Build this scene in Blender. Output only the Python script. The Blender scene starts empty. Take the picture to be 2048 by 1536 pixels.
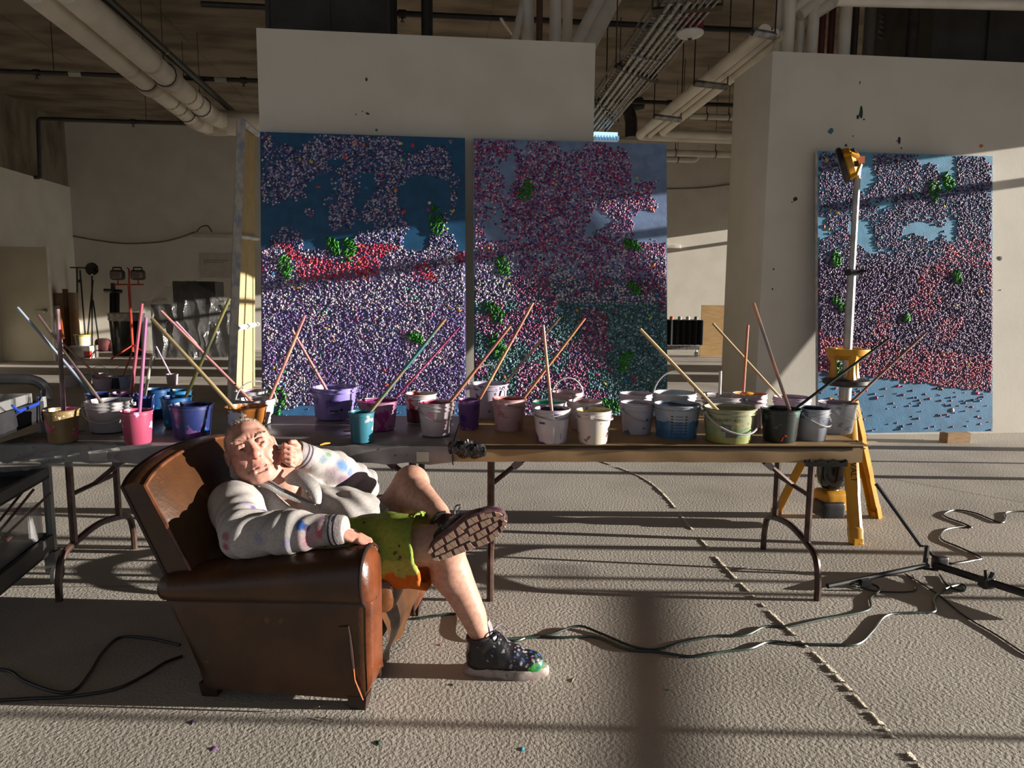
import bpy, bmesh, math, random
import numpy as np
from mathutils import Vector, Matrix

random.seed(7)
RNG = np.random.default_rng(7)
SC = bpy.context.scene
COL = SC.collection

# ------------------------------------------------------------------ camera
FPX, CAMH = 1420.0, 1.40
_p, _y, _r = math.radians(7.04), math.radians(5.93), math.radians(0.45)
_f = np.array([math.sin(_y)*math.cos(_p), math.cos(_y)*math.cos(_p), -math.sin(_p)])
_rt = np.array([math.cos(_y), -math.sin(_y), 0.0])
_up = np.cross(_rt, _f)
_rt, _up = math.cos(_r)*_rt + math.sin(_r)*_up, -math.sin(_r)*_rt + math.cos(_r)*_up
CAMP = np.array([0.0, 0.0, CAMH])
cd = bpy.data.cameras.new('camera'); cd.sensor_width = 36.0; cd.lens = FPX/2048*36.0
cd.clip_start = 0.05; cd.clip_end = 200
cam = bpy.data.objects.new('camera', cd); COL.objects.link(cam)
cam.matrix_world = Matrix(((_rt[0], _up[0], -_f[0], 0), (_rt[1], _up[1], -_f[1], 0), (_rt[2], _up[2], -_f[2], CAMH), (0, 0, 0, 1)))
SC.camera = cam

# ------------------------------------------------------------------ light
SUN_EL, SUN_AZ = math.radians(8.5), math.radians(7.5)
TRAVEL = Vector((-math.cos(SUN_AZ)*math.cos(SUN_EL), math.sin(SUN_AZ)*math.cos(SUN_EL), -math.sin(SUN_EL)))
sd = bpy.data.lights.new('sun', 'SUN'); sd.energy = 13.8; sd.color = (1.0, 0.93, 0.84); sd.angle = math.radians(0.30)
sun = bpy.data.objects.new('sun', sd); COL.objects.link(sun)
sun.rotation_euler = TRAVEL.to_track_quat('-Z', 'Y').to_euler(); sun.location = (14, 0, 6)
W = bpy.data.worlds.new('sky'); SC.world = W; W.use_nodes = True
_bg = W.node_tree.nodes['Background']; _bg.inputs[0].default_value = (0.80, 0.88, 1.0, 1); _bg.inputs[1].default_value = 0.45
SC.view_settings.view_transform = 'Standard'; SC.view_settings.look = 'None'
SC.view_settings.exposure = 0.0; SC.view_settings.gamma = 1.0; SC.view_settings.use_curve_mapping = False

# ------------------------------------------------------------------ points on known planes
def ray(px, py): return (px-1024)/FPX*_rt - (py-768)/FPX*_up + _f
def onZ(px, py, z=0.0): d = ray(px, py); return CAMP + d*((z-CAMH)/d[2])
def onY(px, py, y): d = ray(px, py); return CAMP + d*(y/d[1])
def axis_depth(P): return float((np.asarray(P)-CAMP) @ _f)

# ------------------------------------------------------------------ materials
def lin(c):
    o = []
    for x in c[:3]:
        x = x/255.0
        o.append(x/12.92 if x <= 0.04045 else ((x+0.055)/1.055)**2.4)
    return (o[0], o[1], o[2], 1.0)
MATS = {}
def mat(name, c1, c2=None, scale=6.0, rough=0.55, metal=0.0, bump=0.0, bscale=60.0, lo=0.4, hi=0.65, detail=5.0,
        spec=0.5, vcol=False, trans=0.0, alpha=1.0, emit=None, stretch=None, spots=None, sss=0.0, coat=0.0, bvor=False, bdist=0.004):
    if name in MATS: return MATS[name]
    m = bpy.data.materials.new(name); m.use_nodes = True
    nt = m.node_tree; N = nt.nodes; L = nt.links
    b = N['Principled BSDF']
    b.inputs['Roughness'].default_value = rough; b.inputs['Metallic'].default_value = metal
    b.inputs['Specular IOR Level'].default_value = spec
    b.inputs['Transmission Weight'].default_value = trans; b.inputs['Alpha'].default_value = alpha
    b.inputs['Coat Weight'].default_value = coat
    tc = N.new('ShaderNodeTexCoord'); src = tc.outputs['Object']
    if stretch:
        mp = N.new('ShaderNodeMapping'); mp.inputs['Scale'].default_value = stretch
        L.new(src, mp.inputs['Vector']); src2 = mp.outputs['Vector']
    else: src2 = src
    ns = N.new('ShaderNodeTexNoise'); ns.inputs['Scale'].default_value = scale; ns.inputs['Detail'].default_value = detail
    L.new(src2, ns.inputs['Vector'])
    mr = N.new('ShaderNodeMapRange'); mr.inputs[1].default_value = lo; mr.inputs[2].default_value = hi
    L.new(ns.outputs['Fac'], mr.inputs[0])
    mx = N.new('ShaderNodeMix'); mx.data_type = 'RGBA'
    a = lin(c1); bb = lin(c2) if c2 else tuple(min(1, x*0.86) for x in a[:3]) + (1,)
    mx.inputs['A'].default_value = a; mx.inputs['B'].default_value = bb
    L.new(mr.outputs[0], mx.inputs['Factor']); out = mx.outputs['Result']
    if vcol:
        va = N.new('ShaderNodeVertexColor'); va.layer_name = 'Col'
        ml = N.new('ShaderNodeMix'); ml.data_type = 'RGBA'; ml.blend_type = 'MULTIPLY'; ml.inputs['Factor'].default_value = 1.0
        L.new(va.outputs['Color'], ml.inputs['A']); L.new(out, ml.inputs['B']); out = ml.outputs['Result']
    for (sc_, th, colr) in (spots or []):       # spatter of its own shape
        n2 = N.new('ShaderNodeTexNoise'); n2.inputs['Scale'].default_value = sc_; n2.inputs['Detail'].default_value = 3
        mpp = N.new('ShaderNodeMapping'); mpp.inputs['Location'].default_value = (sc_*1.7, th*31, colr[0]*.37)
        L.new(src, mpp.inputs['Vector']); L.new(mpp.outputs['Vector'], n2.inputs['Vector'])
        r2 = N.new('ShaderNodeMapRange'); r2.inputs[1].default_value = th; r2.inputs[2].default_value = th+0.02
        L.new(n2.outputs['Fac'], r2.inputs[0])
        m2 = N.new('ShaderNodeMix'); m2.data_type = 'RGBA'; m2.inputs['B'].default_value = lin(colr)
        L.new(r2.outputs[0], m2.inputs['Factor']); L.new(out, m2.inputs['A']); out = m2.outputs['Result']
    L.new(out, b.inputs['Base Color'])
    if bump:
        if bvor:
            n3 = N.new('ShaderNodeTexVoronoi'); n3.inputs['Scale'].default_value = bscale; ho = n3.outputs['Distance']
        else:
            n3 = N.new('ShaderNodeTexNoise'); n3.inputs['Scale'].default_value = bscale; n3.inputs['Detail'].default_value = 4; ho = n3.outputs['Fac']
        L.new(src2, n3.inputs['Vector'])
        bp = N.new('ShaderNodeBump'); bp.inputs['Strength'].default_value = bump; bp.inputs['Distance'].default_value = bdist
        L.new(ho, bp.inputs['Height']); L.new(bp.outputs['Normal'], b.inputs['Normal'])
    if emit:
        b.inputs['Emission Color'].default_value = lin(emit[0]); b.inputs['Emission Strength'].default_value = emit[1]
    if sss: b.inputs['Subsurface Weight'].default_value = sss; b.inputs['Subsurface Radius'].default_value = (0.01, 0.004, 0.002)
    MATS[name] = m
    return m

# ------------------------------------------------------------------ scene graph
ORG = {}
def thing(name, label, cat, loc=(0, 0, 0), rz=0.0, group=None):
    o = bpy.data.objects.new(name, None); COL.objects.link(o)
    o.location = loc; o.rotation_euler = (0, 0, rz); o.empty_display_size = 0.05
    o['label'] = label; o['category'] = cat
    if group: o['group'] = group
    ORG[o.name] = np.array(loc, float)
    return o
def tag(o, label, cat, group=None):
    o['label'] = label; o['category'] = cat
    if group: o['group'] = group
    return o
def link_mesh(name, me, parent=None, loc=(0, 0, 0)):
    o = bpy.data.objects.new(name, me); COL.objects.link(o)
    if parent is not None:
        o.parent = parent; ORG[o.name] = ORG.get(parent.name, np.zeros(3))
    else:
        o.location = loc; ORG[o.name] = np.array(loc, float)
    return o

class MB:
    """collects shapes; build() links them as one mesh"""
    def __init__(s): s.v = []; s.f = []; s.mi = []; s.n = 0; s.cur = 0; s.vc = None
    def add(s, V, Fs):
        V = [tuple(map(float, p)) for p in V]
        s.f += [tuple(i+s.n for i in q) for q in Fs]; s.mi += [s.cur]*len(Fs)
        s.v += V; s.n += len(V); return s
    def box(s, c, d, R=None, bev=0.0):
        hx, hy, hz = d[0]/2, d[1]/2, d[2]/2
        V = [(x, y, z) for x in (-hx, hx) for y in (-hy, hy) for z in (-hz, hz)]
        Fs = [(0, 1, 3, 2), (4, 6, 7, 5), (0, 4, 5, 1), (2, 3, 7, 6), (0, 2, 6, 4), (1, 5, 7, 3)]
        if R is not None: V = [tuple(R @ Vector(p)) for p in V]
        return s.add([(p[0]+c[0], p[1]+c[1], p[2]+c[2]) for p in V], Fs)
    def bb(s, x0, x1, y0, y1, z0, z1): return s.box(((x0+x1)/2, (y0+y1)/2, (z0+z1)/2), (abs(x1-x0), abs(y1-y0), abs(z1-z0)))
    def rbox(s, c, d, r, R=None, n=5, fn=None):
        """rounded box"""
        hs = np.array(d)/2; t = np.linspace(-1, 1, n)
        idx = {}; V = []; Fs = []
        def vid(p):
            k = tuple(np.round(p, 5))
            if k not in idx:
                q = np.sign(p)*np.abs(p)**0.75*hs if False else np.array(p)*hs
                inner = np.clip(q, -(hs-r), hs-r); dv = q-inner; ln = np.linalg.norm(dv)
                q = inner + (dv/ln*r if ln > 1e-9 else dv)
                idx[k] = len(V); V.append(q)
            return idx[k]
        # nonuniform grid so that the roundings get points
        def grid(h):
            e = max(1e-6, 1-r/h)
            return sorted(set([-1, -1+(1-e)*.35, -e, -e*.33, e*.33, e, 1-(1-e)*.35, 1]))
        G = [grid(h) for h in hs]
        for ax in range(3):
            a, b_ = (ax+1) % 3, (ax+2) % 3
            for sg in (-1, 1):
                for i in range(len(G[a])-1):
                    for j in range(len(G[b_])-1):
                        q = []
                        for (ii, jj) in ((i, j), (i+1, j), (i+1, j+1), (i, j+1)):
                            p = [0, 0, 0]; p[ax] = sg; p[a] = G[a][ii]; p[b_] = G[b_][jj]; q.append(vid(np.array(p, float)))
                        Fs.append(tuple(q) if sg > 0 else tuple(q[::-1]))
        V = [np.array(fn(p)) if fn else p for p in V]
        if R is not None: V = [np.array(R @ Vector(p)) for p in V]
        return s.add([p+np.array(c) for p in V], Fs)
    def tube(s, path, r, n=8, closed=False, cap=True):
        P = [np.array(p, float) for p in path]; m = len(P)
        rr = r if hasattr(r, '__len__') else [r]*m
        T = []
        for i in range(m):
            a = P[(i-1) % m] if (closed or i > 0) else P[i]; b_ = P[(i+1) % m] if (closed or i < m-1) else P[i]
            t = b_-a; T.append(t/(np.linalg.norm(t)+1e-12))
        ref = np.array([0, 0, 1.0]) if abs(T[0][2]) < 0.9 else np.array([1.0, 0, 0])
        U = np.cross(T[0], ref); U /= np.linalg.norm(U); V = []
        for i in range(m):
            U = U-T[i]*(U@T[i]); U /= (np.linalg.norm(U)+1e-12); B = np.cross(T[i], U)
            for k in range(n):
                a = 2*math.pi*k/n; V.append(P[i]+rr[i]*(math.cos(a)*U+math.sin(a)*B))
        Fs = []
        for i in range(m if closed else m-1):
            j = (i+1) % m
            for k in range(n):
                l = (k+1) % n; Fs.append((i*n+k, i*n+l, j*n+l, j*n+k))
        if cap and not closed:
            Fs.append(tuple(range(n))[::-1]); Fs.append(tuple((m-1)*n+k for k in range(n)))
        return s.add(V, Fs)
    def lathe(s, prof, c, n=24, R=None, sx=1.0, sy=1.0, closed=True):
        """prof: (radius, z) list; ends at r=0 close themselves"""
        V = []; Fs = []; rings = []
        for (r, z) in prof:
            if r < 1e-6: rings.append([len(V)]); V.append(Vector((0, 0, z)))
            else:
                rings.append(list(range(len(V), len(V)+n)))
                V += [Vector((r*sx*math.cos(2*math.pi*k/n), r*sy*math.sin(2*math.pi*k/n), z)) for k in range(n)]
        for a, b_ in zip(rings[:-1], rings[1:]):
            for k in range(n):
                l = (k+1) % n
                if len(a) == 1 and len(b_) == 1: continue
                if len(a) == 1: Fs.append((a[0], b_[l], b_[k]))
                elif len(b_) == 1: Fs.append((a[k], a[l], b_[0]))
                else: Fs.append((a[k], a[l], b_[l], b_[k]))
        if R is not None: V = [R @ p for p in V]
        return s.add([(p[0]+c[0], p[1]+c[1], p[2]+c[2]) for p in V], Fs)
    def prism(s, poly, ax, a0, a1):
        """poly: list of 2-D points in the two other axes, extruded along axis ax"""
        n = len(poly); V = []
        o = [i for i in range(3) if i != ax]
        for a in (a0, a1):
            for p in poly:
                q = [0, 0, 0]; q[ax] = a; q[o[0]] = p[0]; q[o[1]] = p[1]; V.append(q)
        Fs = [tuple(range(n)), tuple(range(2*n-1, n-1, -1))]
        for i in range(n):
            j = (i+1) % n; Fs.append((i, i+n, j+n, j))
        return s.add(V, Fs)
    def sheet(s, G, thick=0.0):
        """G[i][j] grid of points; with thickness it becomes a closed slab"""
        G = np.array(G, float); a, b_ = G.shape[:2]
        Fs = [(i*b_+j, i*b_+j+1, (i+1)*b_+j+1, (i+1)*b_+j) for i in range(a-1) for j in range(b_-1)]
        if not thick: return s.add(G.reshape(-1, 3), Fs)
        du = np.gradient(G, axis=0); dv = np.gradient(G, axis=1)
        nn = np.cross(du, dv); nn /= (np.linalg.norm(nn, axis=2, keepdims=True)+1e-12)
        H = G+nn*thick; o = a*b_
        F2 = [tuple(i+o for i in q[::-1]) for q in Fs]
        bd = [j for j in range(b_)] + [i*b_+b_-1 for i in range(1, a)] + [(a-1)*b_+j for j in range(b_-2, -1, -1)] + [i*b_ for i in range(a-2, 0, -1)]
        F3 = [(bd[i], bd[i]+o, bd[(i+1) % len(bd)]+o, bd[(i+1) % len(bd)]) for i in range(len(bd))]
        return s.add(np.concatenate([G.reshape(-1, 3), H.reshape(-1, 3)]), Fs+F2+F3)
    def mesh(s, name, mats, org=(0, 0, 0), smooth=35.0):
        me = bpy.data.meshes.new(name)
        V = np.array(s.v, float).reshape(-1, 3)-np.array(org)
        me.from_pydata(V.tolist(), [], s.f)
        mats = mats if isinstance(mats, (list, tuple)) else [mats]
        for m in mats: me.materials.append(m)
        if len(mats) > 1: me.polygons.foreach_set('material_index', s.mi)
        bm = bmesh.new(); bm.from_mesh(me); bmesh.ops.recalc_face_normals(bm, faces=bm.faces); bm.to_mesh(me); bm.free()
        if smooth:
            me.polygons.foreach_set('use_smooth', [True]*len(me.polygons))
            try: me.set_sharp_from_angle(angle=math.radians(smooth))
            except Exception: pass
        me.update()
        return me
    def build(s, name, mats, parent=None, loc=None, smooth=35.0, local=False, label=None):
        org = (0, 0, 0)
        if parent is not None and not local: org = ORG[parent.name]
        elif loc is not None: org = loc
        o = link_mesh(name, s.mesh(name, mats, org, smooth), parent, loc or (0, 0, 0))
        if label: o['label'] = label
        return o
def one(name, mb, mats, label, cat, loc, group=None, smooth=35.0):
    return tag(mb.build(name, mats, None, tuple(loc), smooth), label, cat, group)
def struct(name, mb, mats, label=None, parent=None, loc=(0, 0, 0), smooth=35.0):
    o = mb.build(name, mats, parent, None if parent is not None else loc, smooth)
    if parent is None: o['kind'] = 'structure'; o['category'] = 'structure'
    if label: o['label'] = label
    return o
def spline(pts, n=8):
    """Catmull-Rom through the points"""
    P = [np.array(p, float) for p in pts]; P = [2*P[0]-P[1]]+P+[2*P[-1]-P[-2]]; out = []
    for i in range(1, len(P)-2):
        a, b_, c, d = P[i-1:i+3]
        for k in range(n):
            t = k/n
            out.append(.5*((2*b_)+(-a+c)*t+(2*a-5*b_+4*c-d)*t*t+(-a+3*b_-3*c+d)*t**3))
    out.append(P[-2]); return out
def text_mesh(txt, size, fn, depth=0.0006):
    """lettering as flat mesh; fn maps the flat (x, y) to a 3-D point"""
    cu = bpy.data.curves.new('txt', 'FONT'); cu.body = txt; cu.size = size; cu.align_x = 'CENTER'; cu.align_y = 'CENTER'; cu.resolution_u = 3
    o = bpy.data.objects.new('txt', cu); COL.objects.link(o)
    bpy.context.view_layer.update()
    me = bpy.data.meshes.new_from_object(o.evaluated_get(bpy.context.evaluated_depsgraph_get()))
    V = [fn(v.co.x, v.co.y) for v in me.vertices]; Fs = [tuple(p.vertices) for p in me.polygons]
    bpy.data.objects.remove(o); bpy.data.curves.remove(cu); bpy.data.meshes.remove(me)
    mb = MB(); mb.add(V, Fs); return mb
# ================================================================== the setting
M_FLOOR = mat('concrete_floor', (174, 167, 157), (155, 148, 138), scale=1.3, rough=0.62, bump=.75, bscale=75, detail=6, spec=0.35, bdist=0.006,
              spots=[(16, 0.80, (60, 110, 80)), (22, 0.82, (170, 70, 90)), (19, 0.815, (90, 80, 130))])
M_WALL = mat('painted_wall', (214, 208, 196), (206, 200, 187), scale=2.0, rough=0.7, bump=0.12, bscale=25, spec=0.2)
M_CONC = mat('raw_concrete', (128, 120, 104), (92, 85, 72), scale=1.1, rough=0.85, bump=0.4, bscale=18, stretch=(1, 2.6, 1), spec=0.15)
M_CEIL = mat('ceiling_concrete', (140, 128, 112), (104, 94, 80), scale=0.9, rough=0.9, bump=0.4, bscale=14, stretch=(1, 2.4, 1), spec=0.1)
M_FRAME = mat('window_frame_metal', (70, 70, 72), rough=0.4, metal=0.5)
M_DARKDUCT = mat('dark_duct', (62, 58, 54), (48, 44, 41), scale=3, rough=0.7)
M_PIPE = mat('white_pipe_jacket', (224, 216, 202), (210, 202, 188), scale=3, rough=0.5)
M_BLACKP = mat('black_steel_pipe', (30, 27, 26), (44, 36, 32), scale=8, rough=0.5)
M_GALV = mat('galvanised_steel', (150, 150, 148), (105, 104, 102), scale=14, rough=0.35, metal=0.8)
M_DOOR = mat('door_paint', (190, 180, 156), (180, 170, 146), scale=2, rough=0.5)

WY, WH, CH, BACKY, LEFTX, WINX = 6.85, 3.75, 5.45, 18.6, -8.84, 9.5
floor = struct('floor', MB().add([(-14, -8, 0), (14, -8, 0), (14, 20, 0), (-14, 20, 0)], [(0, 1, 2, 3)]), M_FLOOR, 'sunlit grey-beige trowelled concrete floor with paint specks')
ceil = struct('ceiling', MB().bb(-14, 14, -8, 20, CH, CH+.3), M_CEIL, 'dark stained concrete ceiling slab')
# formwork seams of the slab
for i, x in enumerate((-6.4, -4.0, -1.6, 0.8, 3.2, 5.6)):
    struct('formwork_seam', MB().bb(x-.012, x+.012, 5, 18.5, CH-.012, CH+.01), M_CEIL, parent=ceil)
struct('wall_back', MB().bb(-9.2, 12, BACKY, BACKY+.3, 0, CH), M_WALL, 'beige painted far wall behind the paintings')
wl = struct('wall_left', MB().bb(LEFTX-.3, LEFTX, 4, BACKY, 0, 3.93), M_WALL, 'painted lower part of the left side wall')
struct('concrete_band', MB().bb(LEFTX-.35, LEFTX-.03, 4, BACKY, 3.93, CH), M_CONC, parent=wl, label='bare concrete band above the paint')
struct('wall_center', MB().bb(-1.60, 1.47, WY, WY+1.1, 0, WH), M_WALL, 'tall free-standing beige partition behind two paintings')
struct('wall_right', MB().bb(3.20, WINX, WY, WY+.90, 0, WH), M_WALL, 'thick beige partition on the right with paint flecks')
# window wall on the sun side, right of the frame
ZTOP = 2.36 + (WINX-1.8)*math.tan(SUN_EL)/math.cos(SUN_AZ)
ww = struct('wall_window', MB().bb(WINX, WINX+.25, -6, 19, ZTOP, CH).bb(WINX, WINX+.25, -6, 19, 0, .12), M_WALL, 'wall with tall sunny windows on the right side')
def win_y(px, py):          # where on the window line the ray that shades this floor point comes in
    P = onZ(px, py); return P[1]-(WINX-P[0])*math.tan(SUN_AZ)
for k, (px, py, w) in enumerate(((1900, 897, .17), (1900, 925, .035), (1900, 956, .09), (1900, 1108, .06), (1300, 1462, .022), (250, 1140, .03), (250, 1165, .035))):
    y = win_y(px, py)
    struct('window_mullion', MB().bb(WINX+.02, WINX+.10, y-w/2, y+w/2, .12, ZTOP), M_FRAME, parent=ww)
for y in (-4.5, -3.0, -1.6, 8.5, 9.4, 14.6, 15.8):
    struct('window_mullion', MB().bb(WINX+.02, WINX+.10, y-.05, y+.05, .12, ZTOP), M_FRAME, parent=ww)
for (y0, y1) in ((10.7, 11.9), (12.35, 13.8)):
    struct('window_pier', MB().bb(WINX, WINX+.25, y0, y1, .12, ZTOP), M_WALL, parent=ww)
# transoms
struct('window_transom', MB().bb(WINX+.02, WINX+.10, -6, 19, ZTOP-.42, ZTOP-.34), M_FRAME, parent=ww)
def win_pt(px, py):
    P = onZ(px, py); return (WINX+.05, win_y(px, py), (WINX-P[0])*math.tan(SUN_EL)/math.cos(SUN_AZ))
struct('shadow_bar', MB().tube([win_pt(1268, 1188), win_pt(1268, 1600)], 0.028, 6), M_FRAME, parent=ww)  # unseen slanted bar, added to cast the dark band on the near floor
struct('shadow_block', MB().box(win_pt(1262, 1215), (.03, .16, .016)), M_FRAME, parent=ww)  # added out of view: its shadow makes the patch at the band's far end
struct('shadow_block', MB().box(win_pt(1112, 1145), (.03, .22, .010)), M_FRAME, parent=ww)  # second added block, shades the patch left of the band

# ---- paint flecks on the walls
def fleck(px, py, r, col, n=9, tall=1.0):
    P = onY(px, py, WY-.002); rr = r*axis_depth(P)/FPX
    mb = MB(); V = [(P[0], P[1]-.002, P[2])]
    for k in range(n):
        a = 2*math.pi*k/n; q = rr*random.uniform(.6, 1.25)
        V.append((P[0]+q*math.cos(a), P[1], P[2]+q*tall*math.sin(a)))
    return mb.add(V, [(0, 1+k, 1+(k+1) % n) for k in range(n)])
wc = bpy.data.objects['wall_center']; wr = bpy.data.objects['wall_right']
DARKS = [(28, 60, 48), (24, 26, 34), (60, 110, 130), (40, 44, 60)]
for (px, py, r, c, t) in ((733, 159, 3, 0, 1.6), (735, 227, 4, 0, .7), (712, 229, 1.5, 1, 1), (725, 223, 1.5, 1, 1), (753, 260, 3, 2, 1)):
    struct('paint_fleck', fleck(px, py, r, DARKS[c], tall=t), mat('fleck%d' % c, DARKS[c], rough=.4), parent=wc)
for (px, py, r, c, t) in ((1722, 226, 4, 0, 3.2), (1716, 234, 3, 1, 1.5), (1728, 239, 2, 1, 1), (1661, 263, 6, 2, 1.1), (1720, 165, 1.5, 1, 2.5), (1798, 281, 3.5, 3, 1.8), (1793, 282, 1.5, 1, 1),
                          (1692, 291, 3, 0, .9), (1590, 399, 5, 1, 1), (1584, 404, 2, 1, 1), (1999, 516, 5, 1, 1), (2001, 580, 2, 1, 1), (1547, 538, 2, 1, 1), (1545, 578, 1.5, 1, 2), (1980, 470, 3, 1, 1), (1706, 272, 1.5, 1, 1), (1803, 296, 2, 1, 1)):
    struct('paint_fleck', fleck(px, py, r, DARKS[c], tall=t), mat('fleck%d' % c, DARKS[c], rough=.4), parent=wr)
struct('paint_fleck', fleck(1963, 292, 4, None), mat('fleck_orange', (205, 120, 40), rough=.4), parent=wr)

# ---- floor seam: crumbling filler along a slab joint
M_SEAM = mat('seam_filler', (206, 196, 176), (180, 170, 150), scale=20, rough=.8, bump=.6, bscale=120)
sp = spline([onZ(*p, .0) for p in ((1150, 905), (1292, 960), (1385, 1060), (1450, 1135), (1530, 1215), (1590, 1272), (1640, 1318), (1680, 1360), (1740, 1425), (1800, 1490), (1850, 1545))], 10)
for i in range(len(sp)-1):
    a, b_ = sp[i], sp[i+1]
    if random.random() < .22: continue
    t = (b_-a)/np.linalg.norm(b_-a); nrm = np.array([-t[1], t[0], 0]); mb = MB(); m = 7
    L_, R_ = [], []
    w0 = random.uniform(.006, .012)
    G = []
    for k in range(m):
        c = a+(b_-a)*k/(m-1); w1, w2 = w0*random.uniform(.5, 1.3), w0*random.uniform(.5, 1.3)
        h = random.uniform(.003, .007)
        G.append([c-nrm*w1, c-nrm*w1*.6+[0, 0, h], c+nrm*w2*.6+[0, 0, h*.8], c+nrm*w2])
    struct('seam_filler', mb.sheet(G), M_SEAM, parent=floor)
# saw-cut lines in the slab
M_CUT = mat('saw_cut', (120, 110, 98), rough=.9)
for (p, q) in (((1290, 959), (1150, 905)), ((20, 1175), (330, 1172)), ((1460, 900), (2048, 1005))):
    a, b_ = onZ(*p), onZ(*q); t = (b_-a)/np.linalg.norm(b_-a); nn = np.array([-t[1], t[0], 0])*.003; e = np.array([0, 0, .0012])
    struct('saw_cut', MB().add([a-nn+e, b_-nn+e, b_+nn+e, a+nn+e], [(0, 1, 2, 3)]), M_CUT, parent=floor)
# paint spatter blobs on the floor
for (px, py, r, c) in ((757, 1486, 5, (30, 90, 60)), (385, 1445, 5, (60, 50, 90)), (430, 1497, 5, (150, 110, 170)), (905, 1370, 3, (40, 100, 70)), (1145, 1360, 6, (150, 140, 128)), (1336, 1380, 3, (60, 140, 90)), (880, 1290, 3, (150, 80, 100)), (1045, 1498, 4, (60, 160, 190))):
    P = onZ(px, py); s_ = axis_depth(P)/FPX*r; mb = MB(); n = 9
    V = [(P[0], P[1], .004)]
    for k in range(n):
        a = 2*math.pi*k/n; q = s_*random.uniform(.5, 1.5); V.append((P[0]+q*math.cos(a), P[1]+q*1.6*math.sin(a), .0008))
    struct('paint_splat', mb.add(V, [(0, 1+k, 1+(k+1) % n) for k in range(n)]), mat('splat_%d%d' % (px, py), c, rough=.4), parent=floor)

# ---- door standing open at the far left
D0, D1 = onZ(8, 722), onZ(104, 724)
dy = (D0[1]+D1[1])/2
dt = struct('door_1', MB().bb(D0[0], D1[0], dy, dy+.045, .01, onY(92, 494, dy)[2]), M_DOOR, 'beige door standing open against the left wall')
kp = onY(90, 621, dy)
struct('door_handle', MB().lathe([(0, 0), (.045, 0), (.045, .012), (.02, .02), (.02, .05), (0, .05)], (kp[0], dy, kp[2]), 12, Matrix.Rotation(math.radians(90), 4, 'X')).tube([(kp[0], dy-.055, kp[2]), (kp[0]-.16, dy-.06, kp[2]+.005)], .012), M_GALV, parent=dt)
struct('door_edge', MB().bb(D1[0]-.02, D1[0]+.005, dy-.004, dy+.05, .01, onY(92, 494, dy)[2]), mat('door_edge_paint', (225, 220, 205), rough=.5), parent=dt)
# ================================================================== ceiling services
def pipe_run(name, pts, r, m, label, cat='pipe', group=None, n=12, joints=(), jm=None, hang=()):
    """an insulated run through 3-D points with elbow sleeves, couplings and hangers"""
    pts = [np.array(p, float) for p in pts]
    root = thing(name, label, cat, tuple(pts[0]), group=group)
    path = []
    for i, p in enumerate(pts):                  # round the corners
        if 0 < i < len(pts)-1:
            a = (pts[i-1]-p); b_ = (pts[i+1]-p); la, lb = np.linalg.norm(a), np.linalg.norm(b_)
            d = min(2.2*r, la*.4, lb*.4); a, b_ = p+a/la*d, p+b_/lb*d
            for t in (0, .25, .5, .75, 1): path.append((1-t)**2*a+2*t*(1-t)*p+t*t*b_)
        else: path.append(p)
    MB().tube(path, r, n).build('pipe_body', m, root)
    for (i, t, k, w) in joints:
        a, b_ = pts[i], pts[i+1]; d = (b_-a)/np.linalg.norm(b_-a); c = a+(b_-a)*t
        MB().tube([c-d*w, c-d*w*.8, c+d*w*.8, c+d*w], [r*1.01, r*k, r*k, r*1.01], n).build('coupling', jm or m, root)
    for (i, t) in hang:
        c = pts[i]+(pts[i+1]-pts[i])*t; d = (pts[i+1]-pts[i]); d /= np.linalg.norm(d); sidev = np.cross(d, (0, 0, 1)); sidev /= np.linalg.norm(sidev)
        ring = [c+(r+.012)*(math.cos(a)*sidev+math.sin(a)*np.array([0, 0, 1])) for a in np.linspace(0, 2*math.pi, 15)[:-1]]
        top = c+np.array([0, 0, r+.012])
        MB().tube(ring, .008, 5, closed=True).tube([top, top+[0, 0, .10]], .008, 5).tube([top+[0, 0, .1], (c[0], c[1], CH)], .005, 5).build('hanger', M_BLACKP, root)
    return root
M_PVC = mat('pvc_fitting', (196, 186, 168), rough=.4)
M_BAND = mat('pipe_label_band', (176, 150, 50), (40, 30, 20), scale=60, rough=.5)
za = 4.35
# two white insulated mains on the left, then their turn behind the partition
for (p, q, e, lab) in (((62, -25), (405, 252), (540, 262), 'left of two thick white insulated pipes under the ceiling'),
                       ((130, -25), (432, 240), (540, 246), 'right of two thick white insulated pipes under the ceiling')):
    A, B = onZ(p[0], p[1], za), onZ(q[0], q[1], za); E_ = np.array([B[0]+2.4, B[1]+.02, B[2]])
    rt = pipe_run('insulated_pipe', [A, B, E_], .148, M_PIPE, lab, hang=((0, .52), (0, .83)), joints=((0, .42, 1.02, .05), (0, .55, 1.22, .14), (0, .9, 1.08, .18), (1, .1, 1.1, .2)), jm=M_PVC)
    d = (B-A)/np.linalg.norm(B-A)
    for t in (.70, .765):
        c = A+(B-A)*t; MB().tube([c-d*.02, c+d*.02], .150, 14, cap=False).build('label_band', M_BAND, rt)
A, B = onZ(200, -15, 4.6), onZ(482, 238, 4.6)
pipe_run('steel_conduit', [A, B], .05, mat('dark_conduit', (66, 70, 66), rough=.4, metal=.3), 'long dark steel conduit running beside the two white pipes', joints=((0, .33, 1.1, .02),), jm=M_GALV)
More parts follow.
